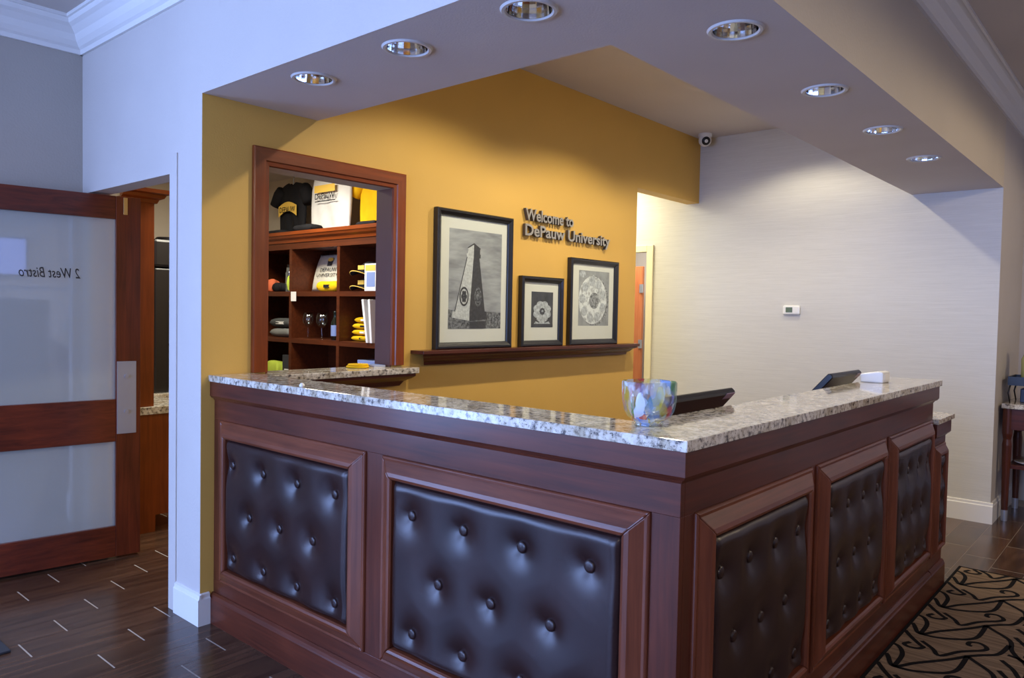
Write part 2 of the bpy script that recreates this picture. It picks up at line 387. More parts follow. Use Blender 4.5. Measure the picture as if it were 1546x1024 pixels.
# ================================================================== SETTING
# ---- floor with single planks
floor = struct(MB().box(WIN_X-0.2, 7.4, -5.2, 5.8, -0.06, -0.0008).build('floor', M['grout']))
PW, PL = 0.1595, 0.534
plank_me = MB().box(-PL/2+0.0032, PL/2-0.0032, -PW/2+0.0009, PW/2-0.0009, -0.02, 0.0).mesh('plank', M['plank'])
rest = MB(); nplank = 0
for k in range(-47, 21):
    yc = 2.40+PW*(k+0.5)
    for n in range(-12, 11):
        xc = -0.105+0.178*(k % 3)+PL*(n+0.5)
        near = (-1.4 < xc < 0.75 and 1.55 < yc < 4.1) or (2.75 < xc < 5.2 and -1.3 < yc < 0.1)
        if near: inst('plank', plank_me, (xc, yc, 0), floor); nplank += 1
        elif WIN_X+0.3 < xc < 5.1 and -4.9 < yc < 5.4:
            rest.box(xc-PL/2+0.0032, xc+PL/2-0.0032, yc-PW/2+0.0009, yc+PW/2-0.0009, -0.02, 0.0)
stuff(rest.build('planks', M['plank'], floor, recalc=False))

# ---- walls
w = MB()
for x0, x1, z0, z1 in [(XW, 0.240, 0, ZC), (0.240, 0.974, 0, 1.03), (0.240, 0.974, 2.002, ZC), (0.974, XH, 0, ZC), (XH, XE, ZH, ZC)]:
    w.box(x0, x1, LY, LY+WT, z0, z1)
struct(w.build('wall_desk', M['yellow']))
w = MB()
for y0, y1, z0, z1 in [(LY+0.001, 2.505, 0, ZLC), (2.505, 3.45, 1.945, ZLC), (3.45, YL+0.1, 0, ZLC)]:
    w.box(XW-0.001, XW+0.1, y0, y1, z0, z1)
struct(w.build('wall_entry', M['white_paint']))
w = MB(); w.box(WIN_X-0.1, XW, YL, YL+0.1, WZ1, ZLC); w.box(WIN_X-0.1, XW, YL, YL+0.1, 0, WZ0)
for x0, x1 in [(WIN_X-0.1, WINS[0][0]), (WINS[0][1], WINS[1][0]), (WINS[1][1], WINS[2][0]), (WINS[2][1], XW)]: w.box(x0, x1, YL, YL+0.1, WZ0, WZ1)
struct(w.build('wall_left', M['taupe']))
w = MB()
for y0, y1, z0, z1 in [(YB0+0.001, 2.71, 0, ZC), (2.71, 3.52, 1.93, ZC), (3.52, 5.1, 0, ZC)]:
    w.box(XE, XE+0.1, y0, y1, z0, z1)
struct(w.build('wall_back', M['wallpaper']))
struct(MB().box(XE+0.0008, XFAR, YB0, YB0+0.1, 0, ZLC).build('wall_alcove', M['white_paint']))
struct(MB().box(XFAR, XFAR+0.1, -5.1, YB0+0.1, 0, ZLC).build('wall_far', M['white_paint']))
struct(MB().box(WIN_X-0.1, XFAR+0.1, -5.1, -5.0, 0, ZLC).build('wall_right', M['beige']))
w = MB(); w.box(WIN_X-0.1, WIN_X, -5.0, YL, WZ1, ZLC); w.box(WIN_X-0.1, WIN_X, -5.0, YL, 0, WZ0)
for y0, y1 in [(-5.0, FWINS[0][0]), (FWINS[0][1], FWINS[1][0]), (FWINS[1][1], FWINS[2][0]), (FWINS[2][1], YL)]: w.box(WIN_X-0.1, WIN_X, y0, y1, WZ0, WZ1)
struct(w.build('wall_front', M['beige']))
BWL = Basis((0, YL+0.05, 0), (1, 0, 0), (0, 0, 1), (0, -1, 0)); BWF = Basis((WIN_X-0.05, 0, 0), (0, 1, 0), (0, 0, 1), (1, 0, 0))
for i, (BW, (a0, a1)) in enumerate([(BWL, q) for q in WINS]+[(BWF, q) for q in FWINS]):
    wn = bpy.data.objects.new('window_%d' % (i+1), None); COL.objects.link(wn); wn.location = BW((a0+a1)/2, WZ0); struct(wn)
    frame_pieces(BW, a0, a1, WZ0, WZ1, [(0, -0.03), (0.05, -0.03), (0.05, 0.03), (0, 0.03)], 'window_frame', M['trim'], wn)
    def slab(p0, p1, c): return MB().prism([(p0, WZ0+0.05), (p1, WZ0+0.05), (p1, WZ1-0.05), (p0, WZ1-0.05)], lambda e, a, b: BW(a, b, e), -c, c)
    slab((a0+a1)/2-0.02, (a0+a1)/2+0.02, 0.01).build('mullion', M['trim'], wn); slab(a0+0.05, a1-0.05, 0.003).build('pane', M['pane'], wn)
# pantry behind the yellow wall, corridor and room beyond the back wall
struct(MB().box(2.06, 2.15, LY+WT, 5.5, 0, 2.6).build('wall_pantry_back', M['beige']))
struct(MB().box(0.04, 2.15, 5.4, 5.5, 0, 2.6).build('wall_pantry_end', M['beige']))
struct(MB().box(0.045, 0.2, 3.745, 5.4, 0, 2.6).build('wall_pantry_side', M['beige']))
struct(MB().box(0.0405, 2.06, LY+WT, 5.4, 2.47, 2.55).build('ceiling_pantry', M['ceiling']))
struct(MB().box(XH-0.11, XH-0.0005, LY+WT, 5.0, 0, 2.8).build('wall_corridor', M['cream_trim']))
struct(MB().box(XH-0.11, XE, 5.0, 5.1, 0, 2.8).build('wall_corridor_end', M['wallpaper']))
struct(MB().box(XH-0.11, XE, LY+WT, 5.0, 2.62, 2.7).build('ceiling_corridor', M['ceiling']))
struct(MB().box(6.6, 6.7, 2.2, 5.1, 0, 2.7).build('wall_office_back', M['white_paint']))
struct(MB().box(XE+0.1, 6.7, 5.1, 5.2, 0, 2.7).build('wall_office_left', M['white_paint']))
struct(MB().box(XE+0.1, 6.7, 2.1, 2.2, 0, 2.7).build('wall_office_right', M['white_paint']))
struct(MB().box(XE+0.1, 6.7, 2.1, 5.2, 2.55, 2.6).build('ceiling_office', M['ceiling']))
area_light('pantry_ceiling_lamp', (0.95, 3.7, 2.42), (0, 0, -1), 0.6, 0.6, 38, (1.0, 0.93, 0.76))
area_light('corridor_ceiling_lamp', (3.85, 3.25, 2.58), (0, 0, -1), 0.5, 0.9, 27, (1.0, 0.94, 0.74))
area_light('office_ceiling_lamp', (5.5, 3.6, 2.5), (0, 0, -1), 0.9, 0.9, 40, (1.0, 0.96, 0.86))
# ---- ceilings
struct(MB().box(WIN_X-0.1, XW, -5.1, YL+0.1, ZLC, ZLC+0.08).box(XW, XFAR+0.1, -5.1, YB0, ZLC, ZLC+0.08).build('ceiling', M['ceiling']))
struct(MB().box(X2, XE, YB1, LY+WT, ZC, ZC+0.08).build('ceiling_desk', M['soffit']))
# ---- soffit with a round hole for each downlight
FC = [(0.112, 1.676), (0.110, 1.130), (0.116, 0.597)]
RC = [(0.634, 0.195), (1.434, 0.195), (2.229, 0.197), (3.028, 0.202)]
s_ = MB(); s_.mat(0)
def holed(x0, x1, y0, y1, cx, cy, r=0.072):
    ang = sorted([2*math.pi*i/32 for i in range(32)]+[math.atan2(y-cy, x-cx) % (2*math.pi) for x in (x0, x1) for y in (y0, y1)])
    ci, re = [], []
    for t in ang:
        c, s = math.cos(t), math.sin(t); ci.append((cx+r*c, cy+r*s, ZS))
        k = min(((x1-cx)/c if c > 1e-9 else 1e9), ((x0-cx)/c if c < -1e-9 else 1e9), ((y1-cy)/s if s > 1e-9 else 1e9), ((y0-cy)/s if s < -1e-9 else 1e9))
        re.append((cx+k*c, cy+k*s, ZS))
    n = len(ang); s_.add(ci+re, [(i, n+i, n+(i+1) % n, (i+1) % n) for i in range(n)])
def quadz(x0, x1, y0, y1): s_.poly([(x0,y0,ZS),(x0,y1,ZS),(x1,y1,ZS),(x1,y0,ZS)])
prev = LY
for cx, cy in FC:
    quadz(XW, X2, cy+0.1, prev); holed(XW, X2, cy-0.1, cy+0.1, cx, cy); prev = cy-0.1
quadz(XW, X2, YB0, prev)
prev = X2
for cx, cy in RC:
    quadz(prev, cx-0.1, YB0, YB1); holed(cx-0.1, cx+0.1, YB0, YB1, cx, cy); prev = cx+0.1
quadz(prev, XE, YB0, YB1)
s_.mat(1).poly([(XW-0.001,YB0,ZS),(XW-0.001,LY+0.001,ZS),(XW-0.001,LY+0.001,ZLC),(XW-0.001,YB0,ZLC)])
s_.mat(2).poly([(XW-0.001,YB0,ZS),(XE,YB0,ZS),(XE,YB0,ZLC),(XW-0.001,YB0,ZLC)])
s_.mat(0).poly([(X2,YB1,ZS),(X2,LY,ZS),(X2,LY,ZC),(X2,YB1,ZC)]).poly([(X2,YB1,ZS),(XE,YB1,ZS),(XE,YB1,ZC),(X2,YB1,ZC)])
struct(s_.build('ceiling_soffit', [M['soffit'], M['white_paint'], M['beige']], recalc=False))
# ---- crown, baseboards, casings
CP = [(0, 2.668), (0.014, 2.668), (0.018, 2.690), (0.030, 2.700), (0.046, 2.722), (0.058, 2.752), (0.082, 2.778), (0.100, 2.790), (0.104, 2.812), (0.114, 2.814), (0.114, 2.8299), (0, 2.8299)]
tn = [0]
def trim(mb, mat=None, bevel=0, name=None):
    tn[0] += 1; return struct(mb.build(name or 'trim_%d' % tn[0], mat or M['trim'], bevel=bevel))
trim(MB().prism(CP, lambda a, d, z: (XW-0.001-d, a, z), YL, YB0-0.114))
trim(MB().prism(CP, lambda a, d, z: (a, YL-d, z), WIN_X, XW))
trim(MB().prism([(d, z+0.038 if z < 2.81 else z) for d, z in CP], lambda a, d, z: (a, YB0-d, z), XW-0.1, XFAR))
BP = [(0, 0), (0.015, 0), (0.015, 0.112), (0.010, 0.118), (0.009, 0.132), (0, 0.136)]
trim(MB().prism(BP, lambda a, d, z: (XW-0.001-d, a, z), LY-0.015, 2.437), name='baseboard_entry')
trim(MB().prism(BP, lambda a, d, z: (a, LY-d, z), XW-0.001, -0.0205), name='baseboard_desk')
trim(MB().prism([(d, z*1.05) for d, z in BP], lambda a, d, z: (XE-d, a, z), YB0-0.015, LY), name='baseboard_back')
trim(MB().prism([(d, z*1.05) for d, z in BP], lambda a, d, z: (a, YB0-d, z), XE+0.0005, XFAR), name='baseboard_alcove')
trim(MB().prism(BP, lambda a, d, z: (a, YL-d, z), WIN_X, XW), name='baseboard_left')
trim(MB().box(XW-0.007, XW+0.0, 2.437, 2.505, 0, 2.03), M['white_paint'], bevel=0.002)
trim(MB().box(XE-0.018, XE, 2.648, 2.712, 0, 1.985), M['cream_trim'], 0.003)
trim(MB().box(XE-0.018, XE, 2.712, 3.52, 1.925, 1.985), M['cream_trim'], 0.003)

# ---- orange door seen through the far doorway
d2 = thing('door_2', (6.1, 3.84, 0), 'orange wooden door glimpsed beyond the white far doorway', 'door'); struct(d2)
MB().box(6.1, 6.145, 3.84, 4.7, 0.01, 1.93).build('leaf', M['orange_door'], d2, bevel=0.003)
for z in (0.3, 0.97, 1.62): MB().cyl((6.09, 3.83, z), (6.09, 3.83, z+0.1), 0.012, n=10).box(6.088, 6.10, 3.83, 3.87, z, z+0.1).build('hinge', M['steel'], d2)

# ---- glass door on the left
DD = Vector((-0.993, 0.118, 0)).normalized(); DN = Vector((-DD.y, DD.x, 0))
if DN.y > 0: DN = -DN
DB = Basis((0.167, 3.35, 0), DD, (0, 0, 1), DN)
d1 = thing('door_1', (0.167, 3.35, 0), 'open dark cherry door with two glass panes at the left edge', 'door'); struct(d1)
def dbox(a0, a1, z0, z1, c0=-0.045, c1=0.0):
    mb = MB(); mb.prism([(a0, z0), (a1, z0), (a1, z1), (a0, z1)], lambda c, a, z: DB(a, z, c), c0, c1); return mb
dbox(0, 0.122, 0.012, 1.935).build('stile', M['door_z'], d1, bevel=0.002)
dbox(0.80, 0.92, 0.012, 1.935).build('stile', M['door_z'], d1, bevel=0.002)
for z0, z1, nm in [(1.813, 1.935, 'top_rail'), (0.632, 0.858, 'lock_rail'), (0.012, 0.176, 'bottom_rail')]:
    dbox(0.122, 0.80, z0, z1, -0.043, -0.002).build(nm, M['door_x'], d1, bevel=0.002)
for z0, z1 in [(0.858, 1.813), (0.176, 0.632)]:
    dbox(0.122, 0.80, z0, z1, -0.026, -0.020).build('pane', M['door_glass'], d1)
tx = MB(); text_on(tx, '2 West Bistro', DB, 0.285, 1.492, -0.019, 0.272, 0.052, offset=0.004, shear=0.25)
tx.build('lettering', M['print_ink'], d1, recalc=False)['label'] = 'black script reading 2 West Bistro, seen reversed'
pl = dbox(0.022, 0.117, 0.672, 1.06, -0.001, 0.003).build('pull_plate', M['steel'], d1, bevel=0.001); pl['label'] = 'brushed steel plate'
for z in (0.79, 0.98): MB().cyl(DB(0.07, z, 0.002), DB(0.07, z, 0.010), 0.011, n=14).build('bolt', M['steel'], pl)
dbox(0.066, 0.086, 1.84, 1.93, -0.001, 0.004).build('flush_bolt', plain('brass', lin(214, 196, 150), 0.3, 1.0), d1, bevel=0.001)

# ================================================================== DOWNLIGHTS
can_me = MB().lathe([(0.070, 0.0), (0.066, 0.03), (0.055, 0.075), (0.040, 0.11), (0.0, 0.112)], (0,0,0), 18).mesh('reflector', M['chrome'])
ring_me = MB().lathe([(0.069, -0.001), (0.073, -0.006), (0.082, -0.006), (0.087, 0.0), (0.069, 0.0)], (0,0,0), 40).mesh('trim_ring', M['ring'], smooth=False)
bulb_me = MB().lathe([(0.0, 0.085), (0.018, 0.088), (0.026, 0.100), (0.022, 0.115)], (0,0,0), 18).mesh('bulb', M['ring'], smooth=True)
names = ['second', 'third']
for i, (cx, cy) in enumerate(FC):
    t = thing('downlight', (cx, cy, ZS), ['unlit chrome downlight nearest the yellow wall in the front soffit', 'middle of the three unlit chrome downlights in the front soffit',
        'unlit chrome downlight at the top edge of the photo, nearest the soffit corner'][i], 'downlight', 'soffit downlights')
    for nm, me in (('reflector', can_me), ('trim_ring', ring_me), ('bulb', bulb_me)): inst(nm, me, (cx, cy, ZS), t)
for i, (cx, cy) in enumerate(RC):
    t = thing('downlight', (cx, cy, ZS), ['largest unlit downlight along the long beam over the counter side', 'second downlight along the long beam counted from the front corner',
        'third downlight along the long beam counted from the front corner', 'farthest and smallest downlight along the long beam near the back wall'][i], 'downlight', 'soffit downlights')
    for nm, me in (('reflector', can_me), ('trim_ring', ring_me), ('bulb', bulb_me)): inst(nm, me, (cx, cy, ZS), t)
# lit wall-washers in the raised ceiling over the desk, hidden from here by the soffit
for i, (x, y, dx, dy, e) in enumerate([(1.22, 1.2, 0, 0, 57), (2.42, 1.2, 0, 0, 66), (3.62, 1.2, 0, 0, 33)]):
    t = thing('wall_washer', (x, y, ZC), ['lit ceiling lamp washing the yellow wall above the pass-through window', 'lit ceiling lamp washing the yellow wall above the framed pictures',
              'lit ceiling lamp washing the beige back wall above the thermostat'][i], 'ceiling lamp', 'wall washers over the desk')
    MB().lathe([(0.06, -0.001), (0.064, -0.008), (0.08, -0.008), (0.086, 0.0)], (x, y, ZC), 32).build('trim_ring', M['ring'], t)
    MB().lathe([(0.0, -0.002), (0.06, -0.002)], (x, y, ZC), 32).build('lens', M['lamp'], t)
    spot_light('wall_washer_light', (x, y, ZC-0.02), (dx, dy, -1), e, WARM, 140, 0.35, 0.03)
# lit downlights of the lobby on the right, outside the frame
for (x, y, e, lb) in [(3.4, -2.2, 68, 'round lit lamp in the lobby ceiling near the console table'), (0.6, -3.0, 50, 'round lit lamp in the lobby ceiling behind the camera'),
                      (-3.2, -2.6, 60, 'round lit lamp in the lobby ceiling in front of the fireplace')]:
    t = thing('lobby_lamp', (x, y, ZLC), lb, 'ceiling lamp', 'lobby ceiling lamps')
    MB().lathe([(0.0, -0.05), (0.06, -0.045), (0.10, -0.025), (0.12, 0.0)], (x, y, ZLC), 32).build('shade', M['lamp'], t, smooth=True)
    spot_light('lobby_lamp_light', (x, y, ZLC-0.12), (0, 0, -1), e, (1.0, 0.80, 0.55), 178, 0.15, 0.08)

# ================================================================== RECEPTION DESK
desk = thing('reception_desk', (0, 0, 0), 'L-shaped cherry wood reception desk with button-tufted brown leather panels', 'reception desk')
LX = 2.505
car = MB().box(0.012, 0.15, 0.012, LY, 0, 1.0425).box(0.15, LX, 0.012, 0.19, 0, 1.0425)
car.build('carcass', M['wood_y'], desk)
MB().box(LX, 2.80, 0.012, 0.62, 0, 0.8545).build('low_carcass', M['wood_x'], desk)
def rail(B, a0, a1, b0, b1, nm, ax, c0=-0.02, c1=0.0):
    mb = MB(); mb.prism([(a0, b0), (a1, b0), (a1, b1), (a0, b1)], lambda c, a, b: B(a, b, c), c0, c1)
    return mb.build(nm, M['wood_'+ax], desk, bevel=0.0012)
PZ0, PZ1 = 0.188, 0.880
fp = [(1.180, 2.160), (0.078, 1.094)]                 # front panels (y range of frames)
sp_ = [(0.070, 0.862), (0.906, 1.690), (1.735, 2.475)]  # side panels
rail(FRONT, 0.0, LY, PZ1, 0.985, 'top_rail', 'y'); rail(FRONT, 0.0, LY, 0.10, PZ0, 'bottom_rail', 'y')
for a0, a1 in [(2.160, LY), (1.094, 1.180), (0.0, 0.078)]: rail(FRONT, a0, a1, PZ0, PZ1, 'stile', 'z')
rail(SIDE, 0.0203, LX, PZ1, 0.985, 'top_rail', 'x'); rail(SIDE, 0.0203, LX, 0.10, PZ0, 'bottom_rail', 'x')
for a0, a1 in [(0.0203, 0.070), (0.862, 0.906), (1.690, 1.735), (2.475, LX)]: rail(SIDE, a0, a1, PZ0, PZ1, 'stile', 'z')
# low section
rail(SIDE, LX, 2.80, 0.74, 0.852, 'top_rail', 'x'); rail(SIDE, LX, 2.80, 0.10, PZ0, 'bottom_rail', 'x')
rail(SIDE, LX, 2.535, PZ0, 0.74, 'stile', 'z'); rail(SIDE, 2.775, 2.80, PZ0, 0.74, 'stile', 'z')
MOULD = [(0, -0.01), (0, 0.007), (0.006, 0.010), (0.014, 0.009), (0.046, 0.028), (0.058, 0.031), (0.066, 0.028), (0.070, 0.022), (0.070, -0.01)]
def tufted(B, a0, a1, b0, b1, rows, wm=0.070, nu=110, nv=84, H=0.030):
    sc = wm/0.070
    frame_pieces(B, a0, a1, b0, b1, [(d*sc, h) for d, h in MOULD], 'panel_moulding', M['wood_y'], desk, smooth=False, mats=[M['mould_y'] if B is FRONT else M['mould_x'], M['mould_z']], bevel=0.004)
    i0, i1, j0, j1 = a0+wm-0.002, a1-wm+0.002, b0+wm-0.002, b1-wm+0.002
    def height(a, b):
        d = min(a-i0, i1-a); e = min(b-j0, j1-b); k = 0.032
        q = lambda t: math.sqrt(max(0, 1-(1-min(max(t, 0)/k, 1))**2))
        h = -0.004+(H+0.004)*q(d)*q(e)
        dep = 0
        for (ba, bb) in rows:
            r = math.hypot(a-ba, b-bb)
            dep = max(dep, 0.021*math.exp(-(r/0.034)**1.35)+0.006*math.exp(-(r/0.08)**2))
        return h-dep
    mb = MB(); mb.grid(nu, nv, lambda u, v: B(i0+(i1-i0)*u, j0+(j1-j0)*v, height(i0+(i1-i0)*u, j0+(j1-j0)*v)))
    pn = mb.build('leather_panel', M['leather'], desk, smooth=True, recalc=False)
    if B is FRONT: pn.data.flip_normals()
    for (ba, bb) in rows:
        h = height(ba, bb); c = B(ba, bb, 0)
        b_ = MB().lathe([(0.0170, h-0.002), (0.0172, h+0.0085), (0.0155, h+0.0115), (0.010, h+0.0130), (0.0, h+0.0135)], c, 20, B.n).build('button', M['leather'], pn, smooth=True)
def rows_for(a0, a1, wide=True, z=(0.703, 0.510, 0.317)):
    w = a1-a0; x0 = a0+0.165*w/1.0; x1 = a1-0.165*w/1.0
    r1 = [x0+(x1-x0)*i/3 for i in range(4)]; r2 = [(r1[i]+r1[i+1])/2 for i in range(3)]
    return [(a, z[0]) for a in r1]+[(a, z[1]) for a in r2]+[(a, z[2]) for a in r1]
rf1 = [(a, z) for z, L_ in ((0.702, (2.070, 1.834, 1.598, 1.362)), (0.508, (1.936, 1.716, 1.495)), (0.315, (2.060, 1.828, 1.594, 1.358))) for a in L_]
rf2 = [(a, z) for z, L_ in ((0.704, (0.951, 0.720, 0.490, 0.259)), (0.514, (0.826, 0.605, 0.384)), (0.326, (0.944, 0.716, 0.487, 0.259))) for a in L_]
rf1, rf2 = [[(a-0.014*(a+0.8627)/1.6108, z+0.004) for a, z in r_] for r_ in (rf1, rf2)]
tufted(FRONT, fp[0][0], fp[0][1], PZ0, PZ1, rf1); tufted(FRONT, fp[1][0], fp[1][1], PZ0, PZ1, rf2)
for a0, a1 in sp_: tufted(SIDE, a0, a1, PZ0, PZ1, rows_for(a0, a1), nu=90, nv=76)
tufted(SIDE, 2.535, 2.775, PZ0, 0.74, [(2.62, 0.60), (2.69, 0.60), (2.655, 0.46), (2.62, 0.32), (2.69, 0.32)], wm=0.05, nu=40, nv=60)
# apron under the stone and base moulding, mitred round the corner
def around(prof, nm, mats, endx=LX, starty=LY):
    f = MB(); f.prism(prof, lambda e, d, z: (-d, starty, z) if e else (-d, -d, z), 0, 1); f.build(nm, mats[0], desk)
    g = MB(); g.prism(prof, lambda e, d, z: (endx+ (d if d > 0 else 0), -d, z) if e else (-d, -d, z), 0, 1); g.build(nm, mats[1], desk)
AP = [(-0.01, 0.962), (0.002, 0.962), (0.006, 0.970), (0.014, 0.973), (0.0205, 0.982), (0.0205, 1.0425), (-0.01, 1.0425)]
around(AP, 'apron', [M['wood_y'], M['wood_x']])
BM_ = [(-0.01, 0), (0.0195, 0), (0.0195, 0.108), (0.016, 0.113), (0.013, 0.123), (0.004, 0.131), (-0.01, 0.131)]
around(BM_, 'base_moulding', [M['wood_y'], M['wood_x']])
MB().prism(BM_, lambda a, d, z: (a, -d, z), LX+0.02, 2.80).build('base_moulding', M['wood_x'], desk)
MB().prism([(d, z-0.188) for d, z in AP], lambda a, d, z: (a, -d, z), LX, 2.82).build('apron', M['wood_x'], desk)

# granite tops
G = 0.028
ct = MB(); L6 = [(-G, LY-0.001), (-G, -G), (2.545, -G), (2.545, 0.222), (0.172, 0.222), (0.172, LY-0.001)]
ct.prism(L6, lambda z, x, y: (x, y, z), 1.0425, 1.070)
tag(ct.build('granite_countertop', M['granite'], bevel=0.002), 'speckled cream granite countertop running round the reception desk', 'countertop')
lt = MB().box(LX+0.002, 2.86, -G, 0.66, 0.8545, 0.880)
tag(lt.build('granite_countertop', M['granite'], bevel=0.003), 'short low granite top at the far end of the desk', 'countertop')
# clerk's worktop behind the counter
wt = thing('worktop', (0.15, 0.19, 0), 'low clerk worktop hidden inside the reception desk', 'worktop')
MB().box(0.152, 0.80, 0.192, LY-0.03, 0.71, 0.74).box(0.80, LX-0.002, 0.192, 0.82, 0.71, 0.74).build('top', M['wood_x'], wt)
for x, y in [(0.77, LY-0.06), (2.46, 0.78), (0.84, 0.78)]: MB().box(x-0.025, x+0.025, y-0.025, y+0.025, 0, 0.71).build('leg', M['wood_z'], wt)

# ================================================================== PASS-THROUGH WINDOW
pw = thing('window_casing', (0.6, LY, 1.06), 'cherry wood casing framing the pass-through window in the yellow wall', 'window frame')
CSP = [(0, 0.0), (0, 0.016), (0.006, 0.020), (0.058, 0.020), (0.062, 0.013), (0.078, 0.011), (0.082, 0.0)]
frame_pieces(YEL, 0.168, 1.046, 1.0, 2.074, CSP, 'casing', M['case_x'], pw, sides='t')
for k_, a_ in ((1, 0.168), (-1, 1.046)):
    MB().prism(CSP, lambda e, d, h: YEL(a_+k_*d, 2.074-d if e else 1.0712, h), 0, 1).build('casing', M['case_z'], pw)
MB().box(0.2402, 0.2505, LY+0.0005, LY+WT+0.01, 1.0622, 1.992).build('jamb', M['case_z'], pw)
MB().box(0.9635, 0.9738, LY+0.0005, LY+WT+0.01, 1.0622, 1.992).build('jamb', plain('jamb_blue_sheen', lin(98, 66, 58), 0.4), pw)  # bluish daylight reflected by the wood is painted into this jamb's colour
MB().box(0.2402, 0.9738, LY+0.0005, LY+WT+0.01, 1.992, 2.0018).build('head_jamb', M['beige'], pw)
lg = thing('window_ledge', (0.7, LY, 1.03), 'narrow granite ledge below the pass-through window', 'ledge')
MB().box(0.18, 1.082, LY-0.10, LY-0.0005, 1.031, 1.062).box(0.2405, 0.9735, LY, LY+WT+0.02, 1.0305, 1.062).build('stone', M['granite'], lg, bevel=0.003)
LP = [(0.0, 1.031), (0.085, 1.031), (0.085, 1.016), (0.070, 1.004), (0.045, 0.990), (0.030, 0.965), (0.0, 0.960)]
lm = MB(); n_ = len(LP)
lm.add([(0.20, LY-d, z) for d, z in LP]+[(0.972+d*1.15, LY-d, z) for d, z in LP], [(i, (i+1) % n_, n_+(i+1) % n_, n_+i) for i in range(n_)]+[tuple(range(n_)), tuple(range(n_, 2*n_))])
lm.build('bracket_moulding', M['wood_x'], lg)
yc_ = MB(); 
for r_, z_, c_ in ((0.055, 1.0675, (0.80, 2.275)), (0.05, 1.0765, (0.805, 2.278))):
    yc_.lathe([(r_*0.55, -0.004), (r_, -0.005), (r_*1.06, 0.0), (r_, 0.005), (r_*0.55, 0.004), (r_*0.55, -0.004)], (c_[0], c_[1], z_), 28, warp=lambda t, h: 1+0.06*math.sin(3*t+1))
tag(yc_.build('wristbands', M['c_yellow'], smooth=True), 'yellow ring of cloth lying on the granite window ledge', 'cloth ring')
cd = thing('leaflet_stack', (0.90, 2.27, 1.062), 'pale blue leaflets stacked on the window ledge beside the yellow ring', 'leaflets')
for i in range(4):
    MB().box(0.872, 0.945, 2.235, 2.325, 1.0622+i*0.003, 1.0648+i*0.003).build('leaflet', M['blue_card'] if i % 2 else M['tagwhite'], cd)

# ================================================================== WALL SHELF, PICTURES, SIGN
sh = thing('picture_shelf', (2.18, LY, 1.147), 'dark cherry picture ledge under the three framed photographs', 'wall shelf')
MB().box(1.105, 3.262, LY-0.105, LY, 1.128, 1.147).build('top_board', M['wood_x'], sh, bevel=0.002)
SP = [(0, 1.128), (0.092, 1.128), (0.088, 1.116), (0.066, 1.108), (0.052, 1.092), (0.034, 1.082), (0.030, 1.066), (0, 1.066)]
sm = MB(); n_ = len(SP)
sm.add([(1.205-d, LY-d, z) for d, z in SP]+[(3.162+d, LY-d, z) for d, z in SP], [(i, (i+1) % n_, n_+(i+1) % n_, n_+i) for i in range(n_)]+[tuple(range(n_)), tuple(range(n_, 2*n_))])
sm.build('cove_moulding', M['wood_x'], sh)
def picture(a0, a1, b1, mat_in, label, art, fw=0.038):
    b0 = 1.1472; t = thing('framed_picture', ((a0+a1)/2, LY, b0), label, 'picture', 'framed pictures on the ledge')
    PB = Basis((0, LY-0.004, 0), (1, 0, 0), (0, 0, 1), (0, -1, 0))
    frame_pieces(PB, a0, a1, b0, b1, [(0, 0), (0, 0.030), (0.006, 0.036), (0.016, 0.036), (0.026, 0.028), (fw-0.004, 0.024), (fw, 0.018), (fw, 0)], 'frame_side', M['blackframe'], t)
    x0, x1, z0, z1 = a0+fw, a1-fw, b0+fw, b1-fw
    MB().prism([(x0, z0), (x1, z0), (x1, z1), (x0, z1)], lambda c, a, b: PB(a, b, c), 0.002, 0.012).build('mat_board', M['matboard'], t)
    art(t, PB, mat_in)
    MB().prism([(x0, z0), (x1, z0), (x1, z1), (x0, z1)], lambda c, a, b: PB(a, b, c), 0.0155, 0.0175).build('glazing', M['pane'], t)
def ellipse(ca, cb, ra, rb, n=28): return [(ca+ra*math.cos(2*math.pi*i/n), cb+rb*math.sin(2*math.pi*i/n)) for i in range(n)]
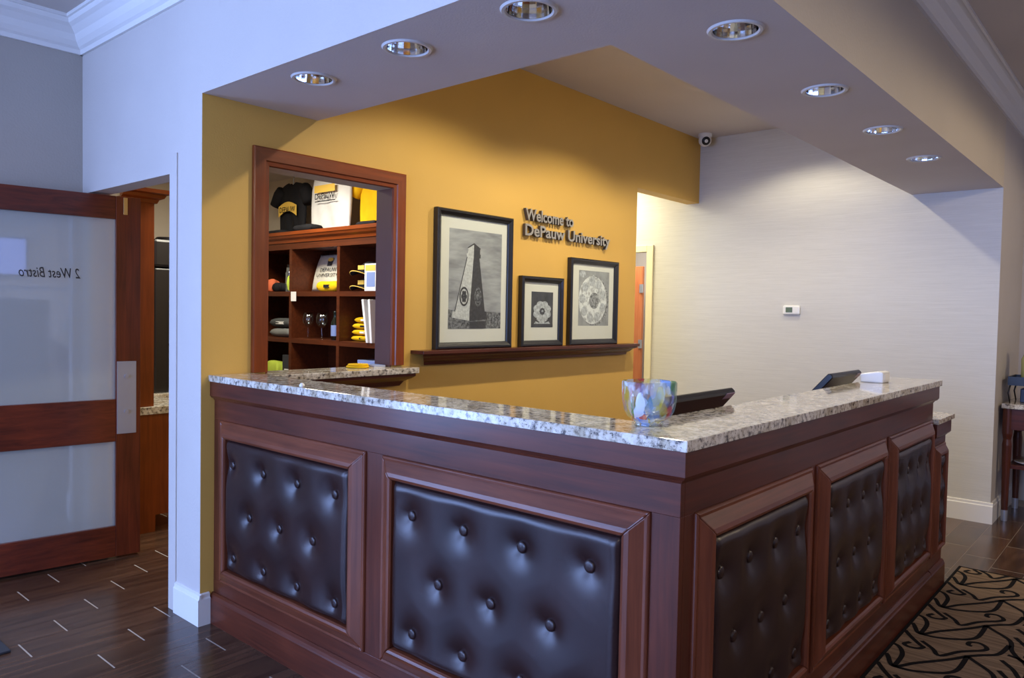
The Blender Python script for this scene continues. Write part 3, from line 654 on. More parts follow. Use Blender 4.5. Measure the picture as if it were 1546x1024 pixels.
def art_tower(t, PB, rc):
    a0, a1, b0, b1 = rc; mb = MB(); q = lambda x, y: (a0+(x-217)/293*(a1-a0), b0+(785-y)/(568)*(b1-b0))
    def pg(pts, mi, lv): mb.mat(mi).poly([PB(*q(*p), 0.0122+lv*0.0003) for p in pts])
    def pe(x, y, rx, ry, mi, lv): mb.mat(mi).poly([PB(*q(*p), 0.0122+lv*0.0003) for p in ellipse(x, y, rx, ry)])
    pg([(217, 785), (510, 785), (510, 217), (217, 217)], 0, 0)
    pg([(217, 785), (510, 785), (510, 690), (440, 684), (330, 700), (217, 676)], 3, 1)
    pg([(250, 690), (330, 690), (349, 365), (313, 372)], 1, 2); pg([(330, 690), (417, 690), (381, 372), (349, 365)], 2, 2)
    pg([(248, 690), (252, 690), (315, 372), (311, 372)], 2, 3)
    pg([(236, 722), (330, 740), (330, 686), (240, 684)], 1, 3); pg([(330, 742), (432, 728), (424, 684), (330, 686)], 2, 3)
    pg([(309, 352), (349, 338), (349, 372), (311, 372)], 1, 3); pg([(349, 338), (388, 352), (387, 374), (349, 372)], 2, 3)
    pg([(317, 312), (349, 294), (349, 344), (317, 352)], 1, 4); pg([(349, 294), (384, 314), (384, 352), (349, 344)], 2, 4)
    pg([(314, 316), (350, 288), (388, 318), (384, 322), (350, 297), (318, 321)], 2, 5)
    for cx, rx, m0, m1 in ((299, 25, 2, 1), (376, 20, 3, 2)):
        pe(cx, 600, rx, 56, m0, 4); pe(cx, 600, rx*0.74, 44, m1, 5)
        for k in range(6):
            a = math.pi*k/3; pe(cx+rx*0.4*math.cos(a), 600+24*math.sin(a), rx*0.24, 13, m0, 6)
        pe(cx, 600, rx*0.2, 11, m0, 6)
    pg([(217, 785), (330, 785), (330, 745), (217, 722)], 3, 7); pg([(330, 785), (420, 785), (424, 740), (330, 745)], 2, 7)
    mb.build('print', [M['p_sky'], M['p_light'], M['p_dark'], M['p_hedge']], t, recalc=False)['label'] = 'black and white photograph of a tapering bell tower'
def art_rose(t, PB, rc):
    a0, a1, b0, b1 = rc; w, h = a1-a0, b1-b0; mb = MB()
    pt = lambda a, b, lv: PB(a0+a*w, b0+b*h, 0.0122+lv*0.0003)
    mb.mat(0).poly([pt(0,0,0), pt(1,0,0), pt(1,1,0), pt(0,1,0)])
    mb.mat(2).poly([pt(a, b, 1) for a, b in [(0, 0.08), (1, 0.08), (0.98, 0.45), (0.8, 0.7), (0.5, 0.82), (0.2, 0.7), (0.02, 0.45)]])
    for k in range(8):
        t_ = math.pi*k/4+0.39; mb.mat(1).poly([pt(a, b, 2+(k % 2)) for a, b in ellipse(0.5+0.27*math.cos(t_), 0.45+0.20*math.sin(t_), 0.155, 0.105)])
    mb.mat(0).poly([pt(a, b, 5) for a, b in ellipse(0.5, 0.46, 0.07, 0.045)])
    mb.mat(1).poly([pt(a, b, 6) for a, b in ellipse(0.5, 0.46, 0.045, 0.03)])
    mb.mat(1).poly([pt(a, b, 4) for a, b in [(0.12, 0.10), (0.88, 0.10), (0.8, 0.17), (0.64, 0.13), (0.5, 0.26), (0.36, 0.13), (0.2, 0.17)]])
    mb.mat(0).poly([pt(a, b, 4) for a, b in [(0, 0), (1, 0), (1, 0.09), (0, 0.09)]])
    mb.build('print', [M['p_bg'], M['p_petal'], M['p_dark']], t, recalc=False)['label'] = 'black and white photograph of a carved stone rose'
def art_disc(t, PB, rc):
    a0, a1, b0, b1 = rc; w, h = a1-a0, b1-b0; mb = MB(); rnd = random.Random(3)
    pt = lambda a, b, lv: PB(a0+a*w, b0+b*h, 0.0122+lv*0.0003)
    mb.mat(0).poly([pt(0,0,0), pt(1,0,0), pt(1,1,0), pt(0,1,0)])
    mb.mat(3).poly([pt(min(max(a, 0), 1), min(max(b, 0), 1), 1) for a, b in ellipse(0.50, 0.46, 0.49, 0.46, 40)])
    mb.mat(1).poly([pt(min(max(a, 0), 1), min(max(b, 0), 1), 2) for a, b in ellipse(0.46, 0.47, 0.46, 0.44, 40)])
    for k in range(9):
        t_ = 2*math.pi*k/9+0.3; mb.mat(2).poly([pt(min(max(a, 0.01), 1), min(max(b, 0.01), 0.99), 3) for a, b in ellipse(0.46+0.34*math.cos(t_), 0.47+0.34*math.sin(t_), 0.10, 0.085, 14)])
    mb.mat(1).poly([pt(a, b, 4) for a, b in ellipse(0.48, 0.47, 0.26, 0.22, 30)]); mb.mat(3).poly([pt(a, b, 5) for a, b in ellipse(0.50, 0.46, 0.16, 0.15, 24)])
    mb.mat(2).poly([pt(a, b, 3) for a, b in ellipse(0.12, 0.93, 0.10, 0.06, 14)]); mb.mat(2).poly([pt(a, b, 6) for a, b in ellipse(0.46, 0.86, 0.05, 0.07, 14)])
    mb.build('print', [M['p_grey'], M['p_carve'], M['p_petal'], M['p_carve2']], t, recalc=False)['label'] = 'black and white photograph of a round stone carving'
picture(1.258, 1.890, 1.931, (1.366, 1.806, 1.262, 1.828), 'tallest black-framed photograph, showing a tapering bell tower', art_tower)
picture(1.983, 2.409, 1.591, (2.096, 2.318, 1.268, 1.496), 'smallest black-framed photograph, in the middle, of a carved rose', art_rose)
picture(2.486, 3.062, 1.738, (2.600, 2.968, 1.278, 1.660), 'black-framed photograph of a round stone carving nearest the corridor', art_disc)
# raised metal letters
sg = thing('welcome_sign', (2.0, LY, 1.84), 'raised brushed metal letters reading Welcome to DePauw University', 'sign')
def maxx(s, off):
    vs, fs = text_verts(s, 1.0, 0, off, 0, 1.0, 2); return max(v.x for v in vs)
def sign_line(s, a0, width, base, cap):
    off = 0.022; vs0, _ = text_verts(s, 1.0, 0, off); w0 = min(v.x for v in vs0); w1 = max(v.x for v in vs0)
    vD, _ = text_verts('D', 1.0, 0, off); c0 = min(v.y for v in vD); c1 = max(v.y for v in vD)
    kx = width/(w1-w0); ky = cap/(c1-c0)
    for i, ch in enumerate(s):
        if ch == ' ': continue
        vs, fs = text_verts(ch, 1.0, 0.5, off, 0, 1.0, 3)
        x = (maxx(s[:i+1], off)-maxx(ch, off)) if i else 0.0
        mb = MB()
        for p in fs: 
            mb.f.append(list(p)); zs_ = [vs[k].z for k in p]; mb.mi.append(1 if min(zs_) > 0.49 else 0)
        mb.v = [YEL(a0+(v.x+x-w0)*kx, base+(v.y-c0)*ky, 0.006+(v.z+0.5)*0.022) for v in vs]
        mb.build('letter', [M['letter_side'], M['letter_face']], sg, recalc=False, merge=False)
sign_line('Welcome to', 2.012, 0.500, 1.939, 0.073)
sign_line('DePauw University', 2.010, 0.942, 1.843, 0.073)
MB().box(2.02, 2.03, LY-0.006, LY, 1.88, 1.89).build('stud', M['letter_side'], sg)

# ================================================================== THERMOSTAT, DOME CAMERA
th = thing('thermostat', (XE, 1.396, 1.42), 'small white thermostat on the beige back wall', 'thermostat')
MB().box(XE-0.026, XE, 1.329, 1.463, 1.384, 1.457).build('housing', M['white_plastic'], th, bevel=0.012, segs=3)
MB().box(XE-0.0275, XE-0.020, 1.385, 1.437, 1.402, 1.442).build('display', M['lcd'], th)
for z in (1.405, 1.425): MB().cyl((XE-0.029, 1.356, z), (XE-0.024, 1.356, z), 0.008, n=12).build('button', M['white_plastic'], th)
dcx, dcy = 4.17, 2.10
dc = thing('security_camera', (dcx, dcy, ZC), 'white security dome camera at the ceiling corner', 'security camera')
MB().lathe([(0.0, 0.0), (0.055, 0.0), (0.056, -0.018), (0.050, -0.030), (0.0, -0.030)], (dcx, dcy, ZC), 28).build('base', M['white_plastic'], dc, smooth=False)
bd = Vector((-0.72, -0.62, -0.32)).normalized(); bc = Vector((dcx, dcy, ZC-0.052))
prof = [(0.052*math.sin(math.pi*i/16), -0.052*math.cos(math.pi*i/16)) for i in range(17)]
MB().lathe(prof, bc, 28, bd).build('eyeball', M['white_plastic'], dc, smooth=True)
MB().lathe([(0.0, 0.049), (0.020, 0.050), (0.034, 0.042), (0.036, 0.034)], bc, 24, bd).build('lens_face', M['black'], dc, smooth=True)

# ================================================================== THINGS ON THE COUNTER
bx_, by_ = 0.128, 0.168
def sq(t, h): 
    k = min(max((h-0.02)/0.09, 0), 1); return 1+0.07*k*math.cos(4*(t-0.6))+0.02*k*math.sin(3*t)
bo = thing('glass_bowl', (bx_, by_, 1.07), 'multicoloured confetti glass bowl at the granite corner', 'bowl')
MB().lathe([(0.0, 0.002), (0.036, 0.0005), (0.034, 0.008), (0.042, 0.014), (0.056, 0.023), (0.064, 0.038), (0.068, 0.062), (0.068, 0.092), (0.067, 0.114), (0.0645, 0.117),
            (0.062, 0.110), (0.063, 0.075), (0.058, 0.045), (0.046, 0.032), (0.0, 0.026)], (bx_, by_, 1.07), 48, warp=sq).build('bowl_body', M['confetti'], bo, smooth=True)
MB().lathe([(0.0, 0.001), (0.041, 0.0002), (0.044, 0.005), (0.040, 0.010), (0.0, 0.010)], (bx_, by_, 1.07), 36).build('foot', M['wineglass'], bo, smooth=True)
def monitor(x0, x1, label):
    t = thing('monitor', ((x0+x1)/2, 0.40, 0.74), label, 'monitor', 'clerk monitors')
    up = Vector((0, -0.66, 0.751)); nb = Vector((0, -0.751, -0.66)); top = Vector((0, 0.268, 1.106))
    mb = MB(); ht = 0.29
    mb.prism([(0, 0), (-0.008, 0.006), (-0.008, 0.022), (0, 0.028), (ht, 0.028), (ht, 0)], lambda a, d, c: Vector((a, 0, 0))+top-up*d-nb*(c-0.014)*1.0, x0, x1)
    mb.build('housing', M['black'], t, bevel=0.004)
    mb = MB(); mb.prism([(0.018, 0), (ht-0.02, 0), (ht-0.02, 0.002), (0.018, 0.002)], lambda a, d, c: Vector((a, 0, 0))+top-up*d-nb*(0.0145+c), x0+0.015, x1-0.015)
    mb.build('display', M['lcd'], t)
    mid = Vector(((x0+x1)/2, 0, 0))+top-up*0.2
    MB().cyl((mid.x, mid.y+0.0, mid.z), (mid.x, 0.42, 0.755), 0.022, n=14).build('stand', M['black'], t)
    MB().lathe([(0.0, 0.0), (0.10, 0.0), (0.10, 0.010), (0.03, 0.018), (0.0, 0.018)], (mid.x, 0.42, 0.74), 28).build('foot', M['black'], t)
    s = MB(); s.prism([(-0.006, -0.002), (0.020, -0.002), (0.020, 0.0006), (-0.006, 0.0006)], lambda a, d, c: Vector((a, 0, 0))+top-up*d+nb*(0.0142+c), x1-0.07, x1-0.008)
    s.build('corner_patch', plain('corner_patch', lin(150, 128, 150), 0.4), t)  # thin mauve patch at the upper corner of the housing
    return t
monitor(0.40, 0.845, 'black monitor tilted back behind the counter, next to the glass bowl')
monitor(1.83, 2.24, 'black monitor tilted back at the far end of the counter')
wd = thing('card_terminal', (2.16, 0.17, 1.07), 'small white box-shaped device on the granite beside the far monitor', 'device')
MB().prism([(0, 0.0), (0.10, 0.0), (0.10, 0.038), (0.02, 0.052), (0, 0.048)], lambda a, d, z: (a, 0.12+d, 1.07+z), 2.09, 2.20).build('body', M['white_plastic'], wd, bevel=0.006)
MB().box(2.11, 2.18, 0.118, 0.122, 1.082, 1.108).build('label_panel', M['tagwhite'], wd)
nb_ = MB().lathe([(0.0, 0.0), (0.011, 0.002), (0.012, 0.008), (0.007, 0.014), (0.0, 0.016)], (-0.012, 1.55, 1.0698), 10, warp=lambda t, h: 1+0.25*math.sin(2*t))
tag(nb_.build('paper_scrap', M['tagwhite'], smooth=True), 'tiny white scrap on the front edge of the granite', 'scrap')

# ================================================================== PANTRY: HUTCH AND MACHINE SEEN THROUGH THE DOORWAY
hx = 0.205
hu = thing('hutch', (0.35, 3.75, 0), 'brown wooden hutch with granite top seen through the doorway', 'cabinet')
HB = lambda prof: MB().prism(prof, lambda y, x, z: (x, y, z), 3.72, 4.35)
HB([(hx, 0.0), (0.412, 0.0), (0.412, 0.10), (0.60, 0.10), (0.60, 0.712), (hx, 0.712)]).build('base_cabinet', M['case_z'], hu)
MB().box(hx, 0.64, 3.70, 4.33, 0.712, 0.758).box(hx, 1.14, 4.33, 5.35, 0.712, 0.758).build('granite_top', M['granite'], hu, bevel=0.003)
MB().box(hx, 0.402, 3.72, 4.35, 0.758, 1.99).build('upper_cabinet', M['case_z'], hu, bevel=0.002)
HC = [(0.0, 1.965), (0.012, 1.965), (0.020, 1.985), (0.042, 1.995), (0.050, 2.012), (0.072, 2.020), (0.074, 2.042), (0.0, 2.042)]
cm = MB(); n_ = len(HC)
for (p0, p1) in [(lambda d, z: (hx, 3.72-d, z), lambda d, z: (0.402+d, 3.72-d, z)), (lambda d, z: (0.402+d, 3.72-d, z), lambda d, z: (0.402+d, 4.35, z))]:
    cm.add([p0(d, z) for d, z in HC]+[p1(d, z) for d, z in HC], [(i, (i+1) % n_, n_+(i+1) % n_, n_+i) for i in range(n_)]+[tuple(range(n_)), tuple(range(n_, 2*n_))])
cm.build('cornice', M['case_x'], hu)
MB().box(0.602, 0.622, 3.75, 4.32, 0.13, 0.69).build('cabinet_door', M['case_z'], hu, bevel=0.003)
MB().box(hx, 1.10, 4.352, 5.35, 0.0, 0.712).build('side_cabinet', M['case_z'], hu)
cmk = thing('coffee_machine', (0.90, 4.62, 0.758), 'tall black coffee machine on the granite top beyond the hutch', 'coffee machine')
MB().box(0.705, 1.05, 4.40, 4.85, 0.759, 1.62).build('body', M['black'], cmk, bevel=0.01)
MB().box(0.695, 1.06, 4.39, 4.86, 1.625, 1.82).build('hopper', M['black'], cmk, bevel=0.02)
MB().box(0.80, 0.98, 4.392, 4.40, 1.1, 1.4).build('front_panel', M['grey_plastic'], cmk)
MB().lathe([(0.0, 0.0), (0.06, 0.0), (0.07, 0.02), (0.06, 0.03), (0.0, 0.03)], (0.87, 4.6, 1.82), 20).build('lid', M['black'], cmk)

# ================================================================== GIFT SHELVES SEEN THROUGH THE WINDOW
XS = 1.70; XB = 2.055
gs = thing('gift_shelves', (XS, 4.0, 0), 'brown wooden cubby shelves of souvenirs behind the pass-through window', 'shelving')
DIV = [3.075, 3.69, 4.302, 4.915]; SHZ = [0.05, 0.41, 0.77, 1.130, 1.490]
MB().box(XB-0.012, XB, 3.06, 4.93, 0.0, 1.90).build('back_board', M['shelfwood'], gs)
for y in DIV: MB().box(XS, XB-0.012, y-0.017, y+0.017, 0.0, 1.845).build('divider', M['shelfwood'], gs)
for z in SHZ:
    for i in range(3): MB().box(XS+0.001, XB-0.012, DIV[i]+0.017, DIV[i+1]-0.017, z-0.036, z).build('shelf', M['shelfwood'], gs)
MB().box(XS-0.004, XB, 3.058, 4.932, 1.815, 1.865).build('head_rail', M['shelfwood'], gs)
GC = [(0.0, 1.865), (0.008, 1.865), (0.014, 1.885), (0.034, 1.900), (0.044, 1.918), (0.050, 1.920), (0.050, 1.945), (-0.35, 1.945), (-0.35, 1.865)]
MB().prism(GC, lambda a, d, z: (XS-0.004-d, a, z), 3.03, 4.96).build('cornice', M['case_y'], gs)
GB = Basis((XS, 0, 0), (0, -1, 0), (0, 0, 1), (-1, 0, 0))       # a = -y, seen from the desk
def shirt(yc, zt, x, w, h, mat, label, nm='tshirt', logo=None, sleeve=True, lean=0.0):
    t = thing(nm, (x, yc, zt-h), label, 't-shirt', 'hanging souvenir shirts')
    def sheet(s):
        def fn(u, v):
            ww = w*(1.0 if v < 0.72 else 1.0-0.08*(v-0.72)/0.28)
            a = (u-0.5)*ww; zz = zt-h*(1-v)-0.035*(abs(u-0.5)*2)**2*max(0, (v-0.75)/0.25)*1.0
            if v > 0.93 and abs(u-0.5) < 0.14: zz -= 0.03*(1-abs(u-0.5)/0.14)
            fold = 0.010*math.sin(9*u+2*v)*(1-v)+0.006*math.sin(21*u+4*v)*(1-v)
            thk = 0.028*math.sqrt(max(0, 1-(2*u-1)**2))*(0.4+0.6*math.sin(math.pi*min(max(v, 0.02), 0.98)))
            return Vector((x-s*thk-fold-lean*(1-v), yc-a, zz))
        return fn
    mb = MB(); mb.grid(22, 22, sheet(1)); mb.grid(22, 22, sheet(-1)); mb.build('body', mat, t, smooth=True, merge=True)
    if sleeve:
        for s in (-1, 1):
            p0 = Vector((x, yc-s*w*0.42, zt-0.055)); p1 = Vector((x-0.01, yc-s*w*0.66, zt-h*0.42))
            MB().tube([p0, p0.lerp(p1, 0.4)+Vector((0, 0, 0.012)), p1], [0.052, 0.056, 0.052], 12).build('sleeve', mat, t, smooth=True)
    MB().tube([(x, yc, zt-0.02), (x, yc, zt+0.035), (x+0.012, yc+0.012, zt+0.05)], 0.004, 6).build('hanger_hook', M['steel'], t)
    if logo: logo(t, Basis((x-0.052, yc, zt-h), (0, -1, 0), (0, 0, 1), (-1, 0, 0)))
    return t
def logo_black(t, B):
    mb = MB(); n = 14
    arc = [(-0.13+0.26*i/n, 0.222+0.035*math.sin(math.pi*i/n)) for i in range(n+1)]
    vs = [B(a, b, 0.004) for a, b in arc]+[B(a, b-0.085+0.01*math.sin(math.pi*i/n), 0.004) for i, (a, b) in enumerate(arc)]
    mb.add(vs, [(i, i+1, n+2+i, n+1+i) for i in range(n)]); mb.build('print', M['gold_print'], t, recalc=False)
    mk = MB(); text_on(mk, 'DEPAUW', B, -0.11, 0.172, 0.006, 0.22, 0.045, offset=0.01); mk.build('lettering', M['c_black'], t, recalc=False)
def logo_white(t, B):
    mb = MB(); mb.poly([B(-0.14, 0.275, 0.004), B(0.12, 0.275, 0.004), B(0.12, 0.33, 0.004), B(-0.14, 0.33, 0.004)]); mb.build('print', M['gold_print'], t, recalc=False)
    mk = MB(); text_on(mk, 'DePauW', B, -0.13, 0.225, 0.005, 0.25, 0.045, offset=0.01); mk.poly([B(-0.13, 0.205, 0.005), B(0.13, 0.205, 0.005), B(0.13, 0.212, 0.005), B(-0.13, 0.212, 0.005)])
    mk.build('lettering', M['c_black'], t, recalc=False)
shirt(4.58, 2.385, 1.90, 0.36, 0.42, M['c_black'], 'black t-shirt with an arched gold print above the cubbies', logo=logo_black)
shirt(3.98, 2.385, 1.84, 0.50, 0.42, M['c_white'], 'white t-shirt with gold block print above the cubbies', logo=logo_white, sleeve=False)
shirt(3.56, 2.37, 1.92, 0.32, 0.40, M['c_yellow'], 'plain yellow t-shirt above the cubbies by the right jamb', sleeve=True)
def folded(x0, x1, y0, y1, z0, h, mat, nm, label, cat, group=None, seed=0, print_mat=None):
    r = random.Random(seed); t = thing(nm, ((x0+x1)/2, (y0+y1)/2, z0), label, cat, group)
    def fn(s):
        def g(u, v):
            e = (1-abs(2*u-1)**6)*(1-abs(2*v-1)**6)
            z = z0+h/2+s*(h/2)*max(e, 0)**0.5*(1+0.10*math.sin(7*u+seed)*math.sin(5*v+2*seed)*(1 if s > 0 else 0))
            return Vector((x0+(x1-x0)*u+0.006*math.sin(9*v+seed), y0+(y1-y0)*v+0.006*math.sin(8*u+seed), z))
        return g
    mb = MB(); mb.grid(14, 14, fn(1)); mb.grid(14, 14, fn(-1)); mb.build('fabric', mat, t, smooth=True, merge=True)
    if print_mat:
        MB().box(x0-0.0015, x0+0.02, y0+(y1-y0)*0.3, y0+(y1-y0)*0.6, z0+h*0.35, z0+h*0.65).build('print', print_mat, t)
    return t
folded(1.66, 1.775, 3.98, 4.22, 1.9455, 0.05, M['c_black'], 'flat_cap', 'flat black cap on the cornice below the white t-shirt', 'cap', seed=1)
folded(1.70, 1.84, 4.45, 4.66, 1.9455, 0.035, M['c_black'], 'flat_cap', 'flat black cap on the cornice below the black t-shirt', 'cap', seed=2)
folded(1.70, 1.84, 3.28, 3.52, 1.9455, 0.035, M['c_black'], 'flat_cap', 'flat black cap on the cornice below the yellow t-shirt', 'cap', seed=5)
# middle cubby, upper row: pillow + yellow towel
Z1 = 1.4905; Z2 = 1.1305; Z3 = 0.7705
pt_ = thing('cushion', (1.93, 4.035, Z1), 'cream cushion printed with a university crest in the upper middle cubby', 'cushion')
PN = Vector((-0.96, 0, 0.28)); PUp = Vector((0.28, 0, 0.96)); PO = Vector((1.87, 4.035, Z1+0.008))
def pil(s):
    def g(u, v):
        e = (max(0, 1-abs(2*u-1)**2.2)*max(0, 1-abs(2*v-1)**2.2))**0.5
        pin = 1-0.05*(abs(2*u-1)**2)*(1-abs(2*v-1)**2)
        return PO+Vector((0, -1, 0))*(u-0.5)*0.47*(1-0.06*(1-abs(2*v-1)**2)*0+0)*1.0+PUp*(v*0.30)+PN*(s*0.055*e)
    return g
mb = MB(); mb.grid(20, 20, pil(1)); mb.grid(20, 20, pil(-1)); pb = mb.build('cover', M['c_cream'], pt_, smooth=True, merge=True)
PBs = Basis(PO, (0, -1, 0), PUp, PN)
mk = MB(); text_on(mk, 'DEPAUW', PBs, -0.105, 0.138, 0.0575, 0.21, 0.032); text_on(mk, 'UNIVERSITY', PBs, -0.135, 0.096, 0.0575, 0.27, 0.028)
mk.mat(0).poly([PBs(a, b, 0.057) for a, b in [(-0.03, 0.185), (0.03, 0.185), (0.03, 0.23), (-0.03, 0.23)]]); mk.mat(1).poly([PBs(a, b, 0.0575) for a, b in ellipse(0, 0.236, 0.035, 0.016, 16)])
mk.build('print', [M['p_dark'], M['gold_print']], pt_, recalc=False)
MB().box(1.690, 1.692, 4.21, 4.28, Z1-0.075, Z1-0.002).build('hang_tag', M['tagwhite'], pt_)
folded(1.70, 1.80, 3.72, 3.97, Z1, 0.075, M['c_yellow'], 'rolled_towel', 'rolled yellow towel lying in front of the cream cushion', 'towel', seed=3, print_mat=M['c_black'])
# right cubby, upper row: caps and boxed card
def cap(yc, z, x, label):
    t = thing('baseball_cap', (x, yc, z), label, 'cap', 'black caps in the right cubby')
    prof = [(0.085*math.cos(math.pi/2*i/8), 0.085*math.sin(math.pi/2*i/8)*0.95+0.01) for i in range(9)]
    MB().lathe([(0.085, 0.0)]+prof, (x, yc, z), 24).build('crown', M['c_black'], t, smooth=True)
    vs = []; n = 12
    for k in range(n+1):
        a = math.pi*0.5+math.pi*(-0.42+0.84*k/n)+math.pi/2
        vs.append(Vector((x+0.083*math.cos(a), yc+0.083*math.sin(a), z+0.012)))
    for k in range(n+1):
        a = math.pi+math.pi*(-0.40+0.80*k/n)
        vs.append(Vector((x-0.075+0.080*math.cos(a), yc+0.092*math.sin(a), z-0.004+0.018*math.cos((a-math.pi)*1.6))))
    b = MB().add(vs, [(i, i+1, n+2+i, n+1+i) for i in range(n)]).build('brim', M['c_black'], t, smooth=True)
    so = b.modifiers.new('thick', 'SOLIDIFY'); so.thickness = 0.004
    MB().tube([v+Vector((0, 0, 0.001)) for v in vs[n+1:]], 0.0035, 6).build('brim_edge', M['gold_print'], t, smooth=True)
    MB().box(x-0.086, x-0.075, yc-0.035, yc+0.035, z+0.028, z+0.058).build('badge', M['gold_print'], t)
for zz, lb in ((Z1+0.02, 'lower black cap with gold brim edge in the upper right cubby'), (Z1+0.125, 'upper black cap with gold brim edge in the upper right cubby')): cap(3.485, zz, 1.83, lb)
bxp = thing('boxed_souvenir', (1.74, 3.335, Z1), 'clear box with a picture card beside the black caps', 'box')
MB().box(1.71, 1.77, 3.27, 3.40, Z1, Z1+0.19).build('box', M['tagwhite'], bxp, bevel=0.002)
MB().box(1.708, 1.71, 3.285, 3.375, Z1+0.03, Z1+0.13).build('picture_card', M['blue_card'], bxp); MB().box(1.708, 1.71, 3.28, 3.39, Z1+0.14, Z1+0.18).build('header_card', M['gold_print'], bxp)
# left cubby, upper row
fl = thing('steel_flask', (1.78, 4.42, Z1), 'silver drinking flask in the upper left cubby', 'flask')
MB().lathe([(0.0, 0.0), (0.042, 0.0), (0.042, 0.15), (0.036, 0.165), (0.034, 0.19), (0.0, 0.19)], (1.78, 4.42, Z1), 20).build('flask_body', M['silver'], fl, smooth=False)
MB().lathe([(0.0, 0.19), (0.030, 0.19), (0.030, 0.215), (0.0, 0.218)], (1.78, 4.42, Z1), 20).build('flask_lid', M['black'], fl)
folded(1.71, 1.82, 4.47, 4.60, Z1, 0.07, M['c_black'], 'soft_toy', 'small black soft bundle beside the silver flask', 'soft toy', seed=6)
folded(1.71, 1.80, 4.60, 4.70, Z1, 0.10, plain('orange_felt', lin(220, 110, 70), 0.8), 'soft_toy', 'small orange soft toy at the left edge of the upper left cubby', 'soft toy', seed=8)
folded(1.71, 1.79, 4.325, 4.365, Z1, 0.13, M['c_lime'], 'pennant', 'lime green pennant standing beside the silver flask', 'pennant', seed=9)
# row two
folded(1.72, 1.98, 4.34, 4.66, Z2, 0.07, M['c_grey'], 'folded_shirt', 'lower grey folded shirt in the middle left cubby', 'folded shirt', 'grey folded shirts', 11)
folded(1.73, 1.98, 4.36, 4.68, Z2+0.078, 0.07, cloth('charcoal_cotton', lin(84, 86, 86)), 'folded_shirt', 'upper charcoal folded shirt in the middle left cubby', 'folded shirt', 'grey folded shirts', 12, print_mat=M['tagwhite'])
def wine(y, x, lb):
    t = thing('wine_glass', (x, y, Z2), lb, 'wine glass', 'wine glasses in the cubby')
    MB().lathe([(0.0, 0.001), (0.036, 0.001), (0.034, 0.004), (0.006, 0.008), (0.004, 0.02), (0.004, 0.085)], (x, y, Z2), 24).build('stem', M['wineglass'], t, smooth=True)
    MB().lathe([(0.004, 0.085), (0.025, 0.098), (0.041, 0.125), (0.043, 0.150), (0.036, 0.200), (0.0345, 0.200), (0.041, 0.150), (0.039, 0.126), (0.022, 0.101), (0.0, 0.092)], (x, y, Z2), 24).build('glass_bowl', M['wineglass'], t, smooth=True)
wine(4.15, 1.76, 'left wine glass in the middle cubby'); wine(3.97, 1.76, 'right wine glass in the middle cubby, nearer the black bottle')
bt = thing('bottle', (1.78, 3.83, Z2), 'slim black bottle with a pale blue label beside the wine glasses', 'bottle')
MB().lathe([(0.0, 0.0), (0.030, 0.0), (0.031, 0.13), (0.014, 0.165), (0.013, 0.20), (0.016, 0.203), (0.016, 0.215), (0.0, 0.215)], (1.78, 3.83, Z2), 20).build('bottle_body', M['green_dark'], bt, smooth=True)
MB().lathe([(0.0315, 0.03), (0.0318, 0.032), (0.0318, 0.108), (0.0315, 0.11)], (1.78, 3.83, Z2), 20).build('label_band', M['blue_card'], bt)
b2 = thing('bottle', (1.77, 3.745, Z2), 'grey ribbed tumbler against the divider in the middle cubby', 'tumbler')
MB().lathe([(0.0, 0.0), (0.027, 0.0), (0.033, 0.14), (0.034, 0.205), (0.030, 0.21), (0.0, 0.21)], (1.77, 3.745, Z2), 14).build('tumbler_body', M['c_grey'], b2)
for i in range(4):
    folded(1.785+0.004*i, 2.0, 3.395+0.008*(i % 2), 3.655-0.008*(i % 2), Z2+i*0.0445, 0.042, M['c_yellow'], 'folded_shirt',
           ['bottom', 'second from bottom', 'second from top', 'top'][i]+' yellow folded shirt of the stack in the middle right cubby', 'folded shirt', 'yellow folded shirts', 20+i, print_mat=M['tagwhite'] if i in (1, 3) else M['c_black'])
for i, (dy, tilt) in enumerate(((0.0, 0.03), (0.045, 0.055))):
    bk = thing('folder', (1.69, 3.30+dy, Z2), ['white folder leaning nearest the right jamb', 'white folder leaning against the yellow shirts'][i], 'folder', 'white folders')
    mb = MB(); y0 = 3.285+dy; mb.prism([(y0, 0), (y0+0.022, 0), (y0+0.022+tilt, 0.30), (y0+tilt, 0.30)], lambda x, y, z: (x, y, Z2+z), 1.69, 1.78)
    mb.build('cover', M['tagwhite'], bk, bevel=0.002)
    MB().prism([(y0+0.004, 0.002), (y0+0.018, 0.002), (y0+0.018+tilt, 0.302), (y0+0.004+tilt, 0.302)], lambda x, y, z: (x, y, Z2+z), 1.695, 1.775).build('pages', M['c_cream'], bk)
# row three
folded(1.71, 1.86, 4.50, 4.72, Z3, 0.16, M['c_lime'], 'pennant', 'lime green folded cloth in the lower left cubby', 'cloth', seed=31)
bb = thing('gift_box', (1.80, 4.40, Z3), 'dark grey gift box in the lower left cubby', 'box')
MB().box(1.74, 1.92, 4.33, 4.47, Z3, Z3+0.22).build('box', plain('dark_card', lin(56, 58, 64), 0.5), bb, bevel=0.003); MB().box(1.738, 1.74, 4.37, 4.44, Z3+0.05, Z3+0.11).build('label_panel', M['tagwhite'], bb)
b3 = thing('gift_box', (1.76, 3.38, Z3), 'pale blue printed box in the lower right cubby', 'box')
MB().box(1.71, 1.86, 3.27, 3.47, Z3, Z3+0.235).build('box', M['blue_card'], b3, bevel=0.003)
mk = MB(); text_on(mk, 'DEPAUW', Basis((1.708, 3.37, Z3), (0, -1, 0), (0, 0, 1), (-1, 0, 0)), -0.085, 0.175, 0.001, 0.17, 0.04, offset=0.01); mk.build('lettering', M['tagwhite'], b3, recalc=False)

